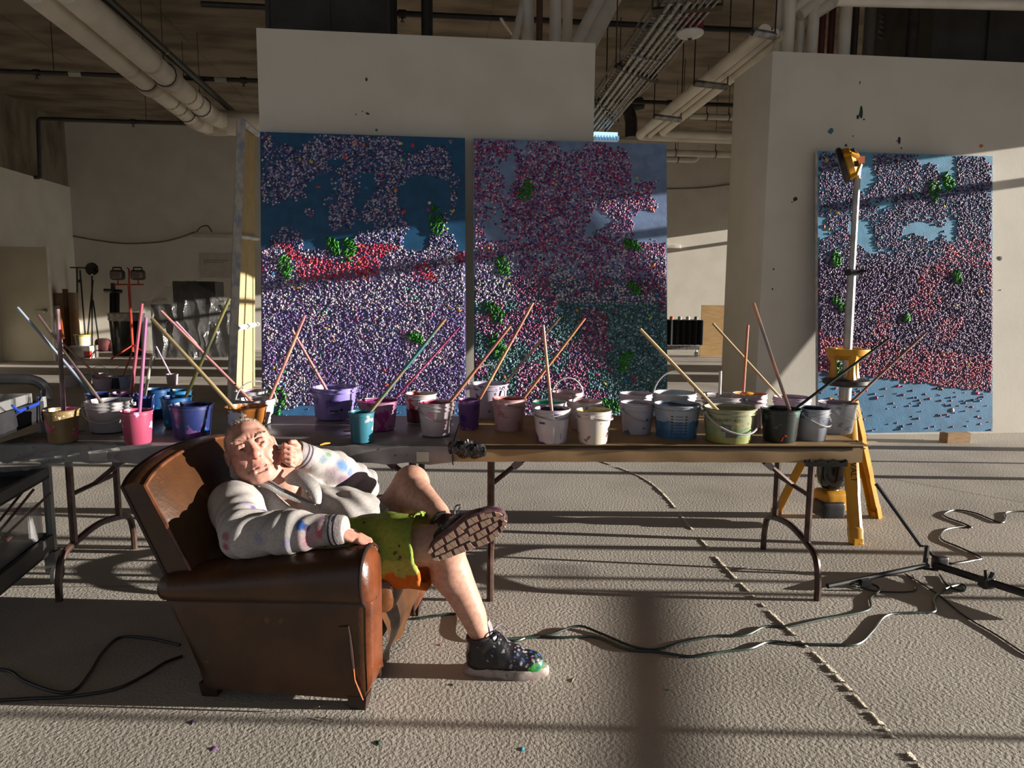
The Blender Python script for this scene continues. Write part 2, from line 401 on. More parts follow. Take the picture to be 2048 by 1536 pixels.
def sprinkler(pts, lab, heads=(), labels=()):
    root = pipe_run('sprinkler_pipe', pts, .035, M_BLACKP, lab, group='black sprinkler branch pipes')
    a, b_ = np.array(pts[-2]), np.array(pts[-1])
    for t in heads:
        c = a+(b_-a)*t
        MB().tube([c, c-[0, 0, .07]], .012, 6).lathe([(0, -.10), (.03, -.095), (.03, -.09), (0, -.07)], tuple(c), 8).tube([c-[.045, 0, 0], c+[.045, 0, 0]], .05, 8).build('sprinkler_head', M_BLACKP, root)
        MB().tube([c+[.25, 0, 0], (c[0]+.25, c[1], CH)], .006, 5).build('hanger_rod', M_BLACKP, root)
    for t in labels:
        c = a+(b_-a)*t; MB().tube([c-[.09, 0, 0], c+[.09, 0, 0]], .037, 8, cap=False).build('pipe_marker', mat('marker_white', (190, 188, 180)), root)
zs = 4.72
y1 = onZ(260, 152, zs)[1]
sprinkler([(onZ(-60, 140, zs)[0], y1, zs), (onZ(530, 166, zs)[0], y1, zs)], 'thin black sprinkler pipe crossing the ceiling on the left', (.22, .93), (.35, .85))
y2 = onZ(480, 12, zs)[1]
sprinkler([(onZ(400, 5, zs)[0], y2, zs), (onZ(1560, 60, zs)[0], y2, zs)], 'black sprinkler pipe nearest the camera, above the central partition', (.12, .33))
y3 = onZ(240, 240, zs)[1]
A = onY(76, 237, y3); A0 = onY(80, 355, y3)
sprinkler([A0+[-.1, 0, 0], A0, A, (onY(520, 245, y3)[0], y3, A[2])], 'black sprinkler pipe that drops down the far left corner', (.42,))
y4 = onZ(1400, 208, zs)[1]
sprinkler([(onY(1195, 196, y4)[0], y4, zs), (onY(1480, 215, y4)[0], y4, zs)], 'black sprinkler pipe crossing behind the smoke detector', (.5,))
# duct above the central partition and risers behind it
rd = thing('air_duct', 'large dark grey duct above the central partition', 'duct', (onY(533, 40, 7.97)[0], 7.97, 4.0))
a, b_ = onY(533, 30, 7.97), onY(778, 30, 7.97)
MB().bb(a[0], b_[0], 7.97, 8.45, 4.0, CH-.01).build('duct_body', M_DARKDUCT, rd)
for x in (a[0]+.01, (a[0]+b_[0])/2, b_[0]-.01): MB().bb(x-.02, x+.02, 7.955, 8.46, 3.98, CH-.01).build('duct_flange', M_DARKDUCT, rd)
def riser(px, w, yy, m, lab, z0=3.2, lean=0.0, grp=None, z1=CH, name='riser_pipe'):
    P = onY(px, 40, yy); r = w/2*axis_depth(P)/FPX
    pipe_run(name, [(P[0]-lean*.5, yy, z0), (P[0]+lean, yy, z1)], r, m, lab, group=grp, joints=((0, .75, 1.12, .03),))
riser(782, 25, 8.1, M_BLACKP, 'black vertical riser touching the dark duct')
riser(854, 23, 8.1, M_BLACKP, 'black vertical riser standing clear right of the dark duct')
riser(1056, 24, 8.4, M_PIPE, 'leftmost upright white pipe above the central partition')
riser(1079, 13, 8.2, mat('rust_brown_pipe', (84, 58, 44), rough=.6), 'rust-brown thin riser among the white pipes')
riser(1111, 24, 8.4, M_PIPE, 'upright white pipe right of the rust-brown riser')
riser(1135, 21, 8.6, M_PIPE, 'upright white pipe left of the slanting pair')
for (p, q, w, lab) in (((1033, 80), (1052, -20), 15, 'slim white pipe slanting up beside the leftmost riser'), ((1010, 20), (1030, 75), 6, 'thin grey strut crossing the slim slanting pipe'), ((1152, 90), (1215, -30), 28, 'left slanting white pipe at the partition corner'), ((1178, 90), (1238, -20), 30, 'right slanting white pipe at the partition corner')):
    A, B = onY(p[0]-8, p[1]+18, 8.1), onY(*q, 8.6)
    pipe_run('slanted_pipe', [A, B], w/2*axis_depth(A)/FPX, M_PIPE, lab)

# cable tray with conduits, running away from the camera
zt = 4.0
tr = thing('cable_tray', 'wire mesh cable tray running back past the partition', 'cable tray', tuple(onZ(1300, 120, zt)))
def ln(pa, pb, z=zt, ext=0.0):
    A, B = onZ(*pa, z), onZ(*pb, z); return A, B
A1, B1 = onZ(1165, 235, zt), onZ(1330, -10, zt)
TL = [A1, B1]; TR = [onZ(1200, 275, zt), onZ(1455, -25, zt)]
for s_ in (TL, TR): MB().tube(s_, .018, 6).tube([s_[0]+[0, 0, .1], s_[1]+[0, 0, .1]], .012, 6).build('side_rail', M_GALV, tr)
for k in range(46):
    t = k/45; a, b_ = TL[0]+(TL[1]-TL[0])*t, TR[0]+(TR[1]-TR[0])*t
    MB().tube([a, b_], .0055, 4).build('tray_rung', M_GALV, tr)
for t in (.22, .58, .95):
    a, b_ = TL[0]+(TL[1]-TL[0])*t, TR[0]+(TR[1]-TR[0])*t; d = (b_-a)
    mb = MB(); a2, b2 = a-d*.1-[0, 0, .05], b_+d*.12-[0, 0, .05]
    mb.tube([a2, b2], .035, 4).tube([a2, (a2[0], a2[1], CH)], .008, 5).tube([b2, (b2[0], b2[1], CH)], .008, 5)
    mb.build('support_bracket', mat('olive_strut', (74, 68, 54), rough=.5, metal=.4), tr)
names = ['leftmost', 'second', 'third', 'fourth', 'fifth', 'sixth', 'rightmost']
for k, (t, w) in enumerate(((.10, .022), (.26, .026), (.42, .024), (.56, .014), (.68, .014), (.80, .012), (.92, .012))):
    A, B = TL[0]+(TR[0]-TL[0])*t, TL[1]+(TR[1]-TL[1])*t
    A, B = A+(A-B)*.10-[0, 0, .06], B-[0, 0, .06]
    pipe_run('metal_conduit', [A, B], w, M_GALV, '%s shiny metal conduit under the cable tray' % names[k], 'conduit', 'conduits under the cable tray', joints=((0, .33, 1.5, .03), (0, .72, 1.5, .03)))
# loose cable sagging from the tray, smoke detector with red back box
one('loose_cable', MB().tube(spline([onZ(1378, 55, 4.1), onZ(1352, 110, 4.0), onZ(1328, 138, 4.0), onZ(1290, 180, 3.9), onZ(1256, 208, 3.9), onZ(1225, 245, 3.85)], 6), .008, 5), mat('white_cable', (170, 162, 150)), 'thin white cable sagging below the cable tray', 'cable', tuple(onZ(1300, 180, 3.9)))
P = onZ(1380, 68, 3.92)
sm = thing('smoke_detector', 'white round smoke detector with red back box on ceiling', 'smoke detector', tuple(P))
MB().lathe([(0, -.05), (.05, -.035), (.11, -.02), (.13, 0), (.13, .015), (0, .03)], tuple(P), 20).build('detector_disc', mat('detector_white', (205, 203, 196), rough=.4), sm)
MB().box((P[0], P[1], P[2]+.12), (.19, .19, .18)).build('back_box', mat('red_box', (120, 22, 24), rough=.5), sm)
MB().tube([P+[0, 0, .2], (P[0], P[1], CH)], .012, 6).tube(spline([P+[.06, 0, .16], P+[.15, .0, .3], P+[.4, -.1, .5]], 5), .01, 5).build('conduit_stub', mat('red_box', (0, 0, 0)), sm)
MB().lathe([(0, -.06), (.02, -.055), (.025, -.03), (0, -.03)], tuple(P), 10).build('sensor_bulb', M_BLACKP, sm)

# three white pipes running back from the risers of the right partition, then turning right
zp = 4.05
for (p, q, w, lab) in (((1530, 62), (1276, 272), .070, 'thick outer white pipe of the bundle left of the right partition'), ((1551, 66), (1297, 272), .045, 'thin middle white pipe of the bundle left of the right partition'), ((1572, 70), (1322, 266), .062, 'inner white pipe of the bundle left of the right partition')):
    A, B = onZ(*p, zp), onZ(*q, zp)
    pipe_run('white_pipe', [A, B, (B[0]+3.2, B[1]+.1, zp)], w, M_PIPE, lab, group='white pipes beside the right partition')
for (py, w, yy, x0, lab) in ((304, 13, 13.5, 1290, 'lower white pipe crossing the gap between the partitions'), (232, 12, 12.6, 1380, 'upper white pipe crossing the gap between the partitions')):
    A, B = onY(x0, py, yy), onY(1490, py, yy)
    pipe_run('crossing_pipe', [A, (B[0], yy, A[2])], w/2*axis_depth(A)/FPX, M_PIPE, lab, hang=((0, .3), (0, .7)))
A = onY(1395, 292, 14.2); B = onY(1395, 320, 14.2); C = onY(1315, 318, 14.2)
pipe_run('hooked_pipe', [A, B, C], .055, M_PIPE, 'white pipe bending down and left above the gap', hang=((1, .5),))
for k, (p, q) in enumerate((((1362, 68 ), (1420, 76)), ((1388, 166), (1455, 174)), ((1308, 233), (1362, 240)))):
    a, b_ = onZ(*p, zp-.14), onZ(*q, zp-.14)
    if k == 0: a, b_ = onZ(1505, 64, zp-.14), onZ(1550, 72, zp-.14)
    s_ = thing('strut_hanger', ('%s steel strut under the white pipe bundle' % ('nearest', 'middle', 'farthest')[k]), 'bracket', tuple(a))
    MB().tube([a, b_], .04, 4).build('strut_channel', M_GALV, s_)
    for c in (a, b_): MB().tube([c, (c[0], c[1], CH)], .008, 5).build('hanger_rod', M_BLACKP, s_)
# black duct elbow in the dark behind
bk = thing('black_duct', 'black hose-like duct hanging beyond the cable tray', 'duct', tuple(onY(1262, 250, 13)))
MB().tube(spline([onY(1262, 275, 13), onY(1262, 240, 13), onY(1258, 215, 13), onY(1285, 206, 13)], 5), .11, 10).build('duct_hose', M_BLACKP, bk)
_q = onY(1262, 275, 13); MB().tube([_q, (_q[0], 13, CH)], .01, 5).build('hanger_rod', M_BLACKP, bk)
# lit fluorescent fixture beyond the partition edge
P = onY(1213, 272, 11.0); fx = thing('strip_light', 'lit bluish strip light with a louvre behind the partition', 'light fixture', tuple(P))
MB().box((P[0]-.02, 11.0, P[2]+.02), (.36, .12, .05)).build('lamp_tube', mat('lamp_glow', (190, 220, 240), emit=((190, 228, 248), 1.2)), fx)
mb = MB()
for k in range(9): mb.box((P[0]-.19+k*.045, 10.95, P[2]-.045), (.008, .1, .07))
mb.box((P[0]-.02, 10.95, P[2]-.045), (.37, .012, .012)).box((P[0]-.02, 10.95, P[2]-.08), (.37, .1, .008)); mb.build('louvre', mat('louvre_white', (190, 215, 230), emit=((120, 170, 210), .3)), fx)
MB().tube([P+[-.02, 0, .04], (P[0]-.02, 11.0, CH)], .01, 5).build('hanger_rod', M_BLACKP, fx)

# risers and ducts above the right partition
grp = 'risers above the right partition'
for (px, w, yy, m, lab) in ((1561, 24, 7.4, M_PIPE, 'leftmost thick white riser on the right partition corner'), (1578, 24, 7.25, M_PIPE, 'second white riser on the right partition corner'), (1602, 16, 7.5, M_PIPE, 'slimmer white riser beside the corner pair'), (1627, 22, 7.4, M_PIPE, 'white riser just left of the dark red pipes'),
                            (1645, 13, 7.6, mat('dark_red_pipe', (84, 34, 30), rough=.5), 'left dark red riser above the right partition'), (1664, 13, 7.7, mat('dark_red_pipe', (84, 34, 30)), 'right dark red riser above the right partition'), (1691, 24, 7.5, M_PIPE, 'white riser right of the dark red pipes'), (1711, 13, 7.7, M_BLACKP, 'thin black riser right of the white risers'),
                            (1740, 22, 7.9, mat('grey_riser', (92, 88, 82), rough=.6), 'grey riser between black risers'), (1826, 23, 7.5, M_BLACKP, 'thick black riser near the grey concrete beam')):
    riser(px, w, min(yy, 7.62), m, lab, z0=3.755)
for k, (p, q) in enumerate((((1572, 28), (1640, -25)), ((1600, 30), (1668, -22)), ((1627, 30), (1706, -20)))):
    A, B = onY(*p, 7.4), onY(*q, 7.4)
    pipe_run('offset_pipe', [A, B], .055, M_PIPE, '%s white pipe slanting up from the risers' % ('left', 'middle', 'right')[k], group='slanting tops of the risers')
A, B = onY(1760, 30, 8.4), onY(1880, 80, 8.4)
for k in range(5): one('loose_conduit', MB().tube([A+[0, 0, -.06*k], B+[0, 0, -.06*k]], .016, 6), M_GALV, '%s of five thin conduits sloping behind the black riser' % ('top', 'second', 'middle', 'fourth', 'bottom')[k], 'conduit', tuple(A), 'sloping conduits')
a, b_ = onY(1866, 60, 7.5), onY(2300, 60, 7.5)
rb = thing('air_duct', 'dark grey boxed duct above the right partition', 'duct', (a[0], 7.5, 3.6))
MB().bb(a[0], b_[0], 7.5, 8.7, 3.95, CH-.01).build('duct_body', M_DARKDUCT, rb)
MB().bb(a[0]+.62, a[0]+.66, 7.47, 8.7, 3.93, CH-.01).build('duct_flange', M_DARKDUCT, rb)
A, B = onY(1672, 0, 6.9), onY(2150, 12, 6.9)
pipe_run('white_pipe', [A, B], .055, M_PIPE, 'horizontal white pipe along the top right edge')
# ================================================================== paintings (abstract fields of paint dabs)
def vnoise(n, m, seed):
    g = np.random.default_rng(seed).random((n, m))
    def f(u, v):
        x = np.clip(u, 0, .9999)*(m-1); y = np.clip(v, 0, .9999)*(n-1); i = y.astype(int); j = x.astype(int); a = x-j; b = y-i
        a = a*a*(3-2*a); b = b*b*(3-2*b)
        return (g[i, j]*(1-a)+g[i, j+1]*a)*(1-b)+(g[i+1, j]*(1-a)+g[i+1, j+1]*a)*b
    return f
LIN = lambda c: np.array(lin(c)[:3])
M_DAB = mat('thick_paint_dabs', (255, 255, 255), (235, 235, 235), scale=40, rough=.42, vcol=True, spec=.4)
_ang = np.arange(6)*math.pi/3
def dab_mesh(name, D, P0, U, Wv, Nn):
    """D rows: u, w, ru, rw, angle, height, r, g, b"""
    k = len(D); c, s = np.cos(D[:, 4]), np.sin(D[:, 4])
    rings = []
    for (sc_, hz) in ((1.0, 0.0), (.72, .75)):
        a = D[:, 2:3]*sc_*np.cos(_ang); b = D[:, 3:4]*sc_*np.sin(_ang)
        uu = D[:, 0:1]+a*c[:, None]-b*s[:, None]; wv = D[:, 1:2]+a*s[:, None]+b*c[:, None]
        rings.append((uu, wv, np.repeat(D[:, 5:6]*hz, 6, 1)))
    uu = np.concatenate([rings[0][0], rings[1][0], D[:, 0:1]], 1); wv = np.concatenate([rings[0][1], rings[1][1], D[:, 1:2]], 1); hh = np.concatenate([rings[0][2], rings[1][2], D[:, 5:6]], 1)
    V = (P0+uu[..., None]*U+wv[..., None]*Wv+(hh[..., None]+.0005)*Nn).reshape(-1, 3)
    t = []
    for q in range(6):
        r_ = (q+1) % 6; t += [(q, r_, 6+r_), (q, 6+r_, 6+q), (6+q, 6+r_, 12)]
    T = np.array(t); F = (np.arange(k)[:, None, None]*13+T[None]).reshape(-1, 3)
    me = bpy.data.meshes.new(name); me.vertices.add(len(V)); me.vertices.foreach_set('co', V.ravel())
    me.loops.add(F.size); me.loops.foreach_set('vertex_index', F.ravel()); me.polygons.add(len(F))
    me.polygons.foreach_set('loop_start', np.arange(0, F.size, 3)); me.polygons.foreach_set('loop_total', np.full(len(F), 3))
    me.polygons.foreach_set('use_smooth', np.ones(len(F), bool)); me.update(calc_edges=True)
    ca = me.color_attributes.new('Col', 'FLOAT_COLOR', 'POINT')
    cc = np.ones((k, 13, 4)); cc[..., :3] = D[:, None, 6:9]; ca.data.foreach_set('color', cc.ravel().astype(np.float32))
    me.materials.append(M_DAB); return me
def painting(label, x0, x1, yb, zb, yt, zt, seed, zones, ground, greens, accents, n=20500):
    root = thing('painting', label, 'painting', (x0, yb, zb), group='large dabbed canvases leaning on the partitions')
    U = np.array([1.0, 0, 0]); Wv = np.array([0, yt-yb, zt-zb]); Ht = np.linalg.norm(Wv); Wv = Wv/Ht; Nn = np.cross(U, Wv)
    P0 = np.array([x0, yb, zb]); Wd = x1-x0
    # ground canvas: a grid with a colour per vertex
    gu, gw = 19, 28; V = []; cols = []
    for i in range(gw):
        for j in range(gu):
            V.append(P0+U*Wd*j/(gu-1)+Wv*Ht*i/(gw-1)); cols.append(ground(j/(gu-1), i/(gw-1)))
    mb = MB(); mb.add(V, [(i*gu+j, i*gu+j+1, (i+1)*gu+j+1, (i+1)*gu+j) for i in range(gw-1) for j in range(gu-1)])
    o = mb.build('painted_ground', mat('painted_ground', (255, 255, 255), (225, 225, 225), scale=9, rough=.45, vcol=True, bump=.3, bscale=90), root)
    ca = o.data.color_attributes.new('Col', 'FLOAT_COLOR', 'POINT'); ca.data.foreach_set('color', np.array([list(LIN(c))+[1] for c in cols], np.float32).ravel())
    M_EDGE = mat('canvas_edge', (196, 190, 182), (150, 150, 170), scale=14, rough=.7)
    B = lambda u, w, d: P0+U*u+Wv*w-Nn*d
    mb = MB()
    for (u0, u1, w0, w1) in ((0, .05, 0, Ht), (Wd-.05, Wd, 0, Ht), (.05, Wd-.05, 0, .05), (.05, Wd-.05, Ht-.05, Ht), (.05, Wd-.05, Ht*.5-.03, Ht*.5+.03)):
        mb.add([B(u, w, d) for d in (.001, .045) for (u, w) in ((u0, w0), (u1, w0), (u1, w1), (u0, w1))], [(0, 1, 2, 3), (7, 6, 5, 4), (0, 4, 5, 1), (1, 5, 6, 2), (2, 6, 7, 3), (3, 7, 4, 0)])
    mb.build('stretcher_frame', M_EDGE, root, smooth=0)
    r = np.random.default_rng(seed)
    u, w = r.random(n+7000), r.random(n+7000)
    mask, pal = zones(u, w, r)
    keep = r.random(n+7000) < mask; u, w, pal = u[keep][:n], w[keep][:n], pal[keep][:n]; k = len(u)
    rad = r.uniform(.0068, .0135, k)
    D = np.stack([.012+u*(Wd-.024), .012+w*(Ht-.024), rad, rad*r.uniform(.55, 1.0, k), r.uniform(0, 6.3, k), rad*r.uniform(.45, 1.05, k)], 1)
    D = np.concatenate([D, np.clip(pal*r.uniform(.75, 1.2, (k, 1)), 0, 1)], 1)
    o = link_mesh('paint_dabs', dab_mesh('paint_dabs', D, np.zeros(3), U, Wv, Nn), root); o['kind'] = 'stuff'
    # accents: big blobs and leafy green strokes, each a part
    for gi, (cu, cw, rr, ang) in enumerate(greens):
        q = 46; a = r.uniform(0, 6.3, q); d = np.sqrt(r.random(q))
        du, dw = d*np.cos(a)*rr*.5, d*np.sin(a)*rr; c_, s_ = math.cos(ang), math.sin(ang)
        gd = np.stack([cu*Wd+du*c_-dw*s_, cw*Ht+du*s_+dw*c_, r.uniform(.022, .04, q), r.uniform(.006, .01, q), r.normal(ang+.6, .5, q), r.uniform(.012, .026, q)], 1)
        g = np.stack([LIN((40, 120, 30))*r.uniform(.6, 1.5) for _ in range(q)]); gd = np.concatenate([gd, g], 1)
        gd[:, 0] = np.clip(gd[:, 0], .04, Wd-.04); gd[:, 1] = np.clip(gd[:, 1], .04, Ht-.04)
        link_mesh('green_stroke_clump', dab_mesh('green_stroke_clump', gd, np.zeros(3), U, Wv, Nn), root)
    q = 60; cs = np.stack([LIN(accents[i]) for i in r.integers(0, len(accents), q)])
    ad = np.stack([r.uniform(.03, Wd-.03, q), r.uniform(.2, Ht-.05, q), r.uniform(.014, .028, q), r.uniform(.009, .018, q), r.uniform(0, 6.3, q), r.uniform(.006, .013, q)], 1)
    o = link_mesh('accent_blobs', dab_mesh('accent_blobs', np.concatenate([ad, cs], 1), np.zeros(3), U, Wv, Nn), root); o['kind'] = 'stuff'
    for xx in (x0+.35, x1-.4): MB().bb(xx-.12, xx+.12, yb-.06, yb+.06, 0, zb).build('timber_block', mat('pine_block', (176, 140, 96), (150, 116, 76), scale=12, stretch=(1, 1, 8), rough=.7), root)
    return root
def pick(r, cols, n): return np.stack([LIN(c) for c in cols])[r.integers(0, len(cols), n)]
def clumps(seed, a=9, b=12):
    f1, f2 = vnoise(b, a, seed), vnoise(b*2, a*2, seed+1)
    return lambda u, w: .68*f1(u, w)+.32*f2(u, w)
LAV = [(150, 140, 190), (196, 190, 205), (120, 108, 160), (92, 74, 122), (205, 190, 200), (84, 92, 150), (60, 48, 84)]
WNP = [(214, 210, 214), (70, 76, 130), (160, 90, 134), (230, 220, 214), (116, 122, 172), (40, 42, 84), (186, 160, 190), (120, 96, 156), (200, 198, 206)]
RED = [(206, 56, 84), (220, 84, 104), (180, 40, 70)]
MAG = [(150, 66, 124), (110, 50, 110), (176, 96, 150), (190, 170, 200), (56, 60, 120), (84, 40, 84), (214, 196, 208)]
TEAL = [(96, 150, 160), (60, 104, 116), (150, 186, 196), (34, 70, 72), (120, 140, 176), (74, 120, 96), (40, 90, 84)]
DPU = [(86, 72, 116), (120, 104, 150), (62, 46, 76), (150, 130, 165), (50, 50, 92), (112, 70, 110), (180, 160, 180), (40, 30, 48)]
PNK = [(200, 96, 124), (170, 70, 104), (216, 130, 150)]
c1a, c1b = clumps(11), clumps(12)
def z1(u, w, r):
    n = len(u); m = np.clip((c1a(u, w)-.42)*9, 0, 1); m = np.where(w < .62, np.clip(m+.75, 0, 1), m); m = np.where(w < .09+.03*c1b(u, w), .03, m)
    pal = np.where((w > .64)[:, None], pick(r, LAV, n), pick(r, WNP, n))
    low = (w < .42) & (c1b(u, w) > .5); pal = np.where(low[:, None], pick(r, [(124, 112, 172), (150, 140, 190), (110, 78, 140), (190, 184, 200), (96, 96, 156), (150, 96, 156), (60, 52, 96)], n), pal)
    rd = (w > .52) & (w < .64) & (c1b(u*.9+.05, w) > .57) & (r.random(n) < .75); return m, np.where(rd[:, None], pick(r, RED, n), pal)
def g1(u, w): return (28, 84, 124) if w > .6 else ((104, 100, 150) if w > .13 else (64, 116, 164))
c2a, c2b = clumps(21), clumps(22)
def z2(u, w, r):
    n = len(u); m = np.clip((c2a(u, w)-.36)*9, 0, 1); m = np.where(w < .66, .92, m); m = np.where(w < .06, .05, m)
    tl = (w < .52) & (c2b(u, w) > .44+.45*(w-.2)); pal = np.where(tl[:, None], pick(r, TEAL, n), pick(r, MAG+[(176, 50, 84)], n))
    wh = (w > .45) & (w < .62) & (c2b(u, w) > .55); pal = np.where(wh[:, None], pick(r, WNP, n), pal); return m, pal
def g2(u, w): return (120, 142, 180) if w > .55 else ((50, 84, 96) if w > .1 else (140, 158, 184))
c3a, c3b = clumps(33), clumps(34)
def z3(u, w, r):
    n = len(u); m = np.clip((c3a(u, w)-.29)*10, 0, 1); m = np.where(w < .64, .97, m); edge = .22-.08*u; m = np.where(w < edge, .03, m)
    pk = ((w < edge+.13) & (r.random(n) < .55)) | ((c3b(u, w) > .64) & (w < .7) & (r.random(n) < .5)); return m, np.where(pk[:, None], pick(r, PNK+[(180, 70, 60)], n), pick(r, DPU, n))
def g3(u, w): return (96, 156, 190) if w > .62 else ((70, 62, 96) if w > .2 else (76, 132, 172))
ACC = [(206, 60, 50), (220, 130, 40), (206, 190, 50), (200, 60, 110), (40, 120, 170), (230, 200, 200), (40, 150, 120)]
painting('left of the two paintings on the central partition, lavender and white dabs', -1.575, .25, 6.44, .12, 6.76, 2.84, 5, z1, g1, ((.85, .72, .13, .2), (.42, .62, .12, -.2), (.12, .56, .1, .3), (.07, .12, .16, .0), (.75, .33, .07, 1.2), (.35, .63, .08, .6)), ACC)
painting('painting right of the narrow gap, teal and magenta dabs', .325, 2.155, 6.44, .12, 6.76, 2.84, 6, z2, g2, ((.27, .83, .11, -.4), (.82, .65, .09, 1.3), (.15, .57, .1, .3), (.1, .42, .14, .9), (.78, .25, .11, -.5), (.83, .5, .08, .9), (.12, .3, .12, .2), (.7, .1, .1, 1.2)), ACC)
painting('painting alone on the right partition, dark purple and pink dabs', 3.66, 5.49, 6.44, .10, 6.76, 2.82, 9, z3, g3, ((.66, .87, .11, 0), (.74, .9, .1, .3), (.1, .62, .08, .2), (.12, .46, .09, .9), (.79, .56, .07, .5), (.1, .24, .1, .4), (.5, .41, .04, .1)), ACC)

# tall canvas seen from behind, leaning at the partition's left edge
cr = thing('leaning_canvas', 'tall white-edged canvas seen from its back beside the lavender painting', 'canvas', tuple(onZ(468, 800)))
Bt = onZ(463, 812, .02); yy0 = Bt[1]
M_CWH = mat('white_canvas_edge', (206, 202, 196), (150, 160, 180), scale=9, rough=.6, spots=[(26, .7, (70, 110, 130)), (30, .74, (150, 60, 90))])
M_CBK = mat('brown_canvas_back', (176, 156, 112), (164, 144, 102), scale=5, rough=.8)
tp, bt = onY(483, 242, yy0), onY(463, 812, yy0); tq, bq = onY(516, 268, yy0+2.2), onY(516, 790, yy0+2.2)
X0 = np.array([.0, 0, 0])
def bar(a, b_, w, m, nm): MB().tube([a, b_], w, 4).build(nm, m, cr)
bar(bt, tp, .05, M_CWH, 'stretcher_bar'); bar(tp, tq, .05, M_CWH, 'stretcher_bar'); bar(bt, bq, .05, M_CWH, 'stretcher_bar')
bar(bt+(tp-bt)*.61, bq+(tq-bq)*.61, .035, M_CWH, 'cross_bar'); bar(bt+(tp-bt)*.28, bq+(tq-bq)*.28, .035, M_CWH, 'cross_bar')
o_ = np.array([-.045, 0, 0]); MB().sheet([[bt+o_, bq+o_], [tp+o_, tq+o_]], .012).build('canvas_back', M_CBK, cr)
# ================================================================== folding tables
TA = math.radians(-4.7); T0 = np.array([.06, 3.12, 0.0]); TZ = .74
M_BROWN = mat('brown_paper_cover', (150, 122, 84), (136, 108, 72), scale=5, rough=.6, spots=[(60, .78, (90, 70, 50))])
M_SILV = mat('paint_speckled_plastic', (128, 124, 124), (106, 102, 104), scale=7, rough=.3, spec=.6, bump=.12, bscale=30, spots=[(38, .68, (52, 46, 60)), (50, .73, (96, 70, 110))])
M_WRAP = mat('clear_plastic_film', (196, 196, 192), (160, 160, 156), scale=30, rough=.15, alpha=.22, bump=.25, bscale=22, stretch=(1, 4, 1), spec=.8)
M_LEG = mat('brown_table_leg', (60, 44, 38), (86, 64, 56), scale=18, rough=.38, metal=.35)
def table(name, label, L0, L1, m_top, cover, lens, skirt):
    root = thing(name, label, 'table', tuple(T0), TA)
    mb = MB(); mb.rbox(((L0+L1)/2, .38, TZ-.024), (L1-L0-.01, .755, .04), .012); mb.build('tabletop', mat('table_core', (110, 104, 96), rough=.6), root, local=True)
    G = []                                     # wrapped cover with a slightly uneven skirt
    for i in range(41):
        x = L0-.004+(L1-L0+.008)*i/40; row = []
        hang = skirt*(1+(.06 if m_top is M_SILV else .012)*math.sin(i*1.7))
        for (y, z) in ((.03, TZ-hang-.0), (-.004, TZ-hang), (-.007, TZ-hang*.5), (-.004, TZ-.006), (.008, TZ+.0015), (.38, TZ+.002), (.755, TZ+.0015), (.764, TZ-.01), (.765, TZ-hang)):
            row.append((x, y+.0015*math.sin(i*.9+z*40), z))
        G.append(row)
    MB().sheet(G).build(cover, m_top, root, local=True)
    for x in (L0-.004, L1+.004): MB().add([(x, -.004, TZ), (x, .764, TZ), (x, .764, TZ-skirt), (x, -.004, TZ-skirt)], [(0, 1, 2, 3)]).build(cover+'_end', m_top, root, local=True)
    for k, x in enumerate(lens):
        sg = 1 if k == 0 else -1
        for y in (.17, .57): MB().tube([(x, y, .70), (x, y, .30), (x, y-.0, .22)], .017, 8).build('leg_post', M_LEG, root, local=True)
        arch = spline([(x, .03, .0), (x, .035, .10), (x, .07, .19), (x, .17, .225), (x, .37, .25), (x, .57, .225), (x, .67, .19), (x, .705, .10), (x, .71, 0)], 5)
        MB().tube(arch, .0165, 8).build('foot_arch', M_LEG, root, local=True)
        b = MB().tube([(x, .37, .46), (x+sg*.12, .37, .56), (x+sg*.34, .37, .70)], .013, 6).build('folding_brace', M_LEG, root, local=True)
        MB().box((x+sg*.13, .37, .565), (.05, .035, .03), Matrix.Rotation(-sg*.7, 3, 'Y')).build('brace_clip', mat('clip_steel', (120, 110, 110), rough=.4, metal=.5), b, local=True)
        MB().tube([(x, .17, .46), (x, .57, .46)], .011, 6).build('cross_bar', M_LEG, root, local=True)
        MB().bb(x-.03, x+.03, .13, .61, .685, .70).build('hinge_plate', M_LEG, root, local=True)
    return root
tl = table('folding_table', 'folding table with paint-speckled plastic cover on the left', -1.99, -.006, M_SILV, 'plastic_cover', (-1.80, -.20), .085)
tr_ = table('folding_table', 'folding table with brown paper cover on the right', .006, 1.845, M_BROWN, 'paper_cover', (.17, 1.70), .075)
MB().bb(.006, 1.86, -.012, .768, TZ+.002, TZ+.007).build('top_board', M_BROWN, tr_, local=True)
MB().bb(.03, 1.80, -.008, -.003, TZ-.018, TZ-.004).build('painted_lip_shade', mat('lip_shade_brown', (52, 40, 30), rough=.8), tr_, local=True)  # solid dark strip, paints the shade line under the board's overhang
TT = TZ+.0075
# torn edge of the paper at the right end
mb = MB()
for k in range(7): mb.box((1.86+.012*random.random(), .0+.02*k, TZ-.01+random.uniform(-.02, .02)), (.03, .02, .004), Matrix.Rotation(random.uniform(-.6, .6), 3, 'Y'))
mb.build('torn_paper', M_BROWN, tr_, local=True)
